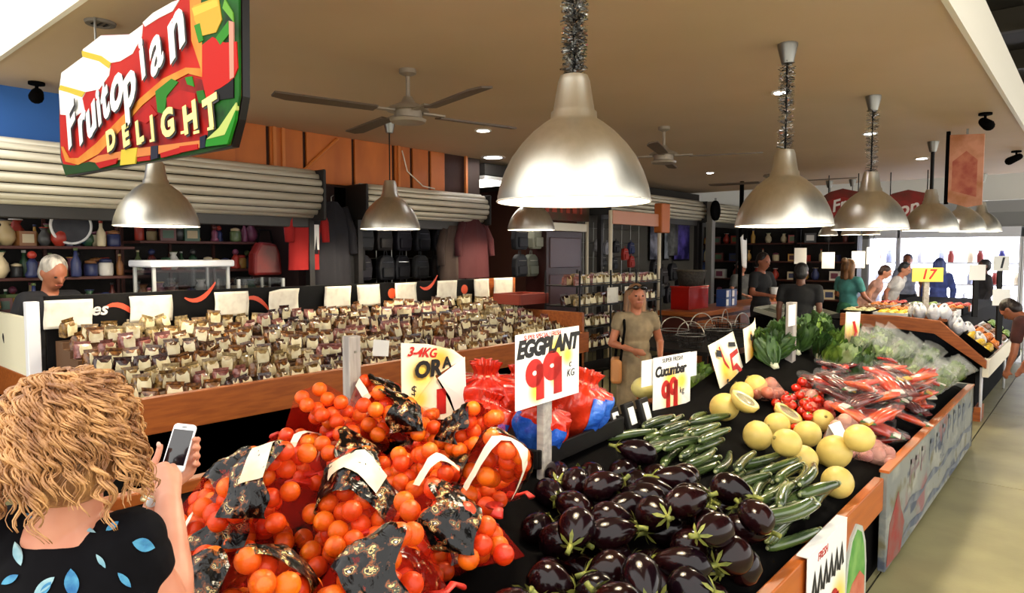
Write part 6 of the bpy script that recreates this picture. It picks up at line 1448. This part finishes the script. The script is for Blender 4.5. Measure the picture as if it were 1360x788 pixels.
# red shop banners hanging across the far end, and the long hanging panel
def banner(lab, x0, x1, Y, z0, z1, txt, txt2, seed):
    t = thing('hanging_sign', lab, 'sign', ((x0+x1)/2, Y, (z0+z1)/2)); w, h = x1-x0, z1-z0
    pts = [(-w/2, -h*.2), (-w*.4, -h/2), (w*.45, -h/2), (w/2, -h*.1), (w*.47, h*.32), (w*.2, h*.42), (0, h/2), (-w*.25, h*.42), (-w*.45, h*.25)]
    MB().prism(pts, -.03, .03, SM).build('panel', mat('banner_red', '#8a1a10', '#5a2a14', rough=.5, scale=4), t); k = [(x*.8, y*.55-h*.05) for x, y in pts]
    MB().prism(k, .03, .034, SM).build('red_field', mat('banner_red2', '#a82418', '#7a1810', scale=5), t)
    text('letters', txt, h*.5, WHITE, t, SM @ Matrix.Translation((0, 0, .036)) @ Matrix.Rotation(R(14), 4, 'Z'), offset=.006, shear=.3); 
    for s in (-1, 1): MB().tube([(s*w*.3, 0, h*.3), (s*w*.3, 0, CZ-(z0+z1)/2)], .008, 6).build('rod', DARK, t)
banner('red shaped sign with white script hanging over the far aisle, behind the second lamp', -3.6, -2.85, 12.0, 2.4, 2.92, 'Fru', '', 1)
banner('red shaped sign with white script hanging over the far aisle, beside the third lamp', -2.75, -1.9, 12.2, 2.28, 2.86, 'on', '', 2)
t = thing('hanging_sign', 'narrow orange-brown printed panel with a black edge hanging from the soffit', 'sign', (-1.1, 8.5, 2.72))
MB().prism([(-.15, -.32), (.02, -.38), (.15, -.36), (.15, .36), (-.15, .38)], -.02, .02, SM).build('panel', mat('panel_print', '#a8683c', '#c88a6a', rough=.5, scale=6), t)
MB().prism([(-.12, -.2), (.1, -.28), (.1, .1), (0, .2), (-.12, .1)], .02, .023, SM).build('red_picture', mat('panel_red', '#9a3c28', '#b86a4a', scale=9), t); MB().b2((-.185, -.02, -.34), (-.15, .02, .42)).build('edge', BLACK, t)
MB().b2((-.01, -.01, .36), (.01, .01, .43)).build('rod', STEEL, t)

# grid wall that carries the bags inside the open stall frame
grid_wall('wire grid wall carrying the bags inside the open stall frame', -6.66, 8.95, 11.4)
# dark stalls at the far end, hung with cards and goods
sf = thing('shop_shelf', 'dark far stall of red and dark goods past the service counter', 'shelf', (-5.4, 15.3, 0))
MB().b2((-1.9, .2, 0), (1.6, .3, 2.5)).build('back', shopm, sf)
for z in (.9, 1.3, 1.7, 2.1): MB().b2((-1.9, -.15, z-.03), (1.6, .2, z)).build('board', shm, sf)
for x in (-1.9, -.7, .4, 1.6): MB().b2((x-.03, -.15, 0), (x+.03, .2, 2.4)).build('upright', DARK, sf)
random.seed(51)
for z in (.9, 1.3, 1.7, 2.1):
    x = -7.1
    while x < -3.95:
        kind = random.choice(['ornament_box', 'bottle', 'jar', 'vase', 'ornament_box']); i = random.choice([7, 7, 1, 6, 4, 8, 2, 11]); a, b_, bn, cat = gmesh[kind, i]; s_ = random.uniform(1.1, 1.7)
        o = tag(place(kind, a, None, (x, 15.28, z), rot=(0, 0, R(-90+random.uniform(-20, 20))), scale=(s_, s_, s_)), 'small %s %s on the far dark stall' % (gname[i], kind.replace('_', ' ')), cat, 'goods on the far dark stall'); place(bn, b_, o); x += random.uniform(.16, .3)*s_
for i, (px, py) in enumerate(((1063, 340), (1100, 346), (1140, 345), (1160, 340))):
    p = at(px, py, Y=13.3); t = thing('price_card', 'white price card hung before the far dark stall', 'card', p, group='cards on the far stall'); MB().box((0, 0, 0), (.22, .01, .3)).build('card', CARD, t); MB().tube([(0, 0, .15), (0, 0, CZ-p.z)], .004, 5).build('string', DARK, t)
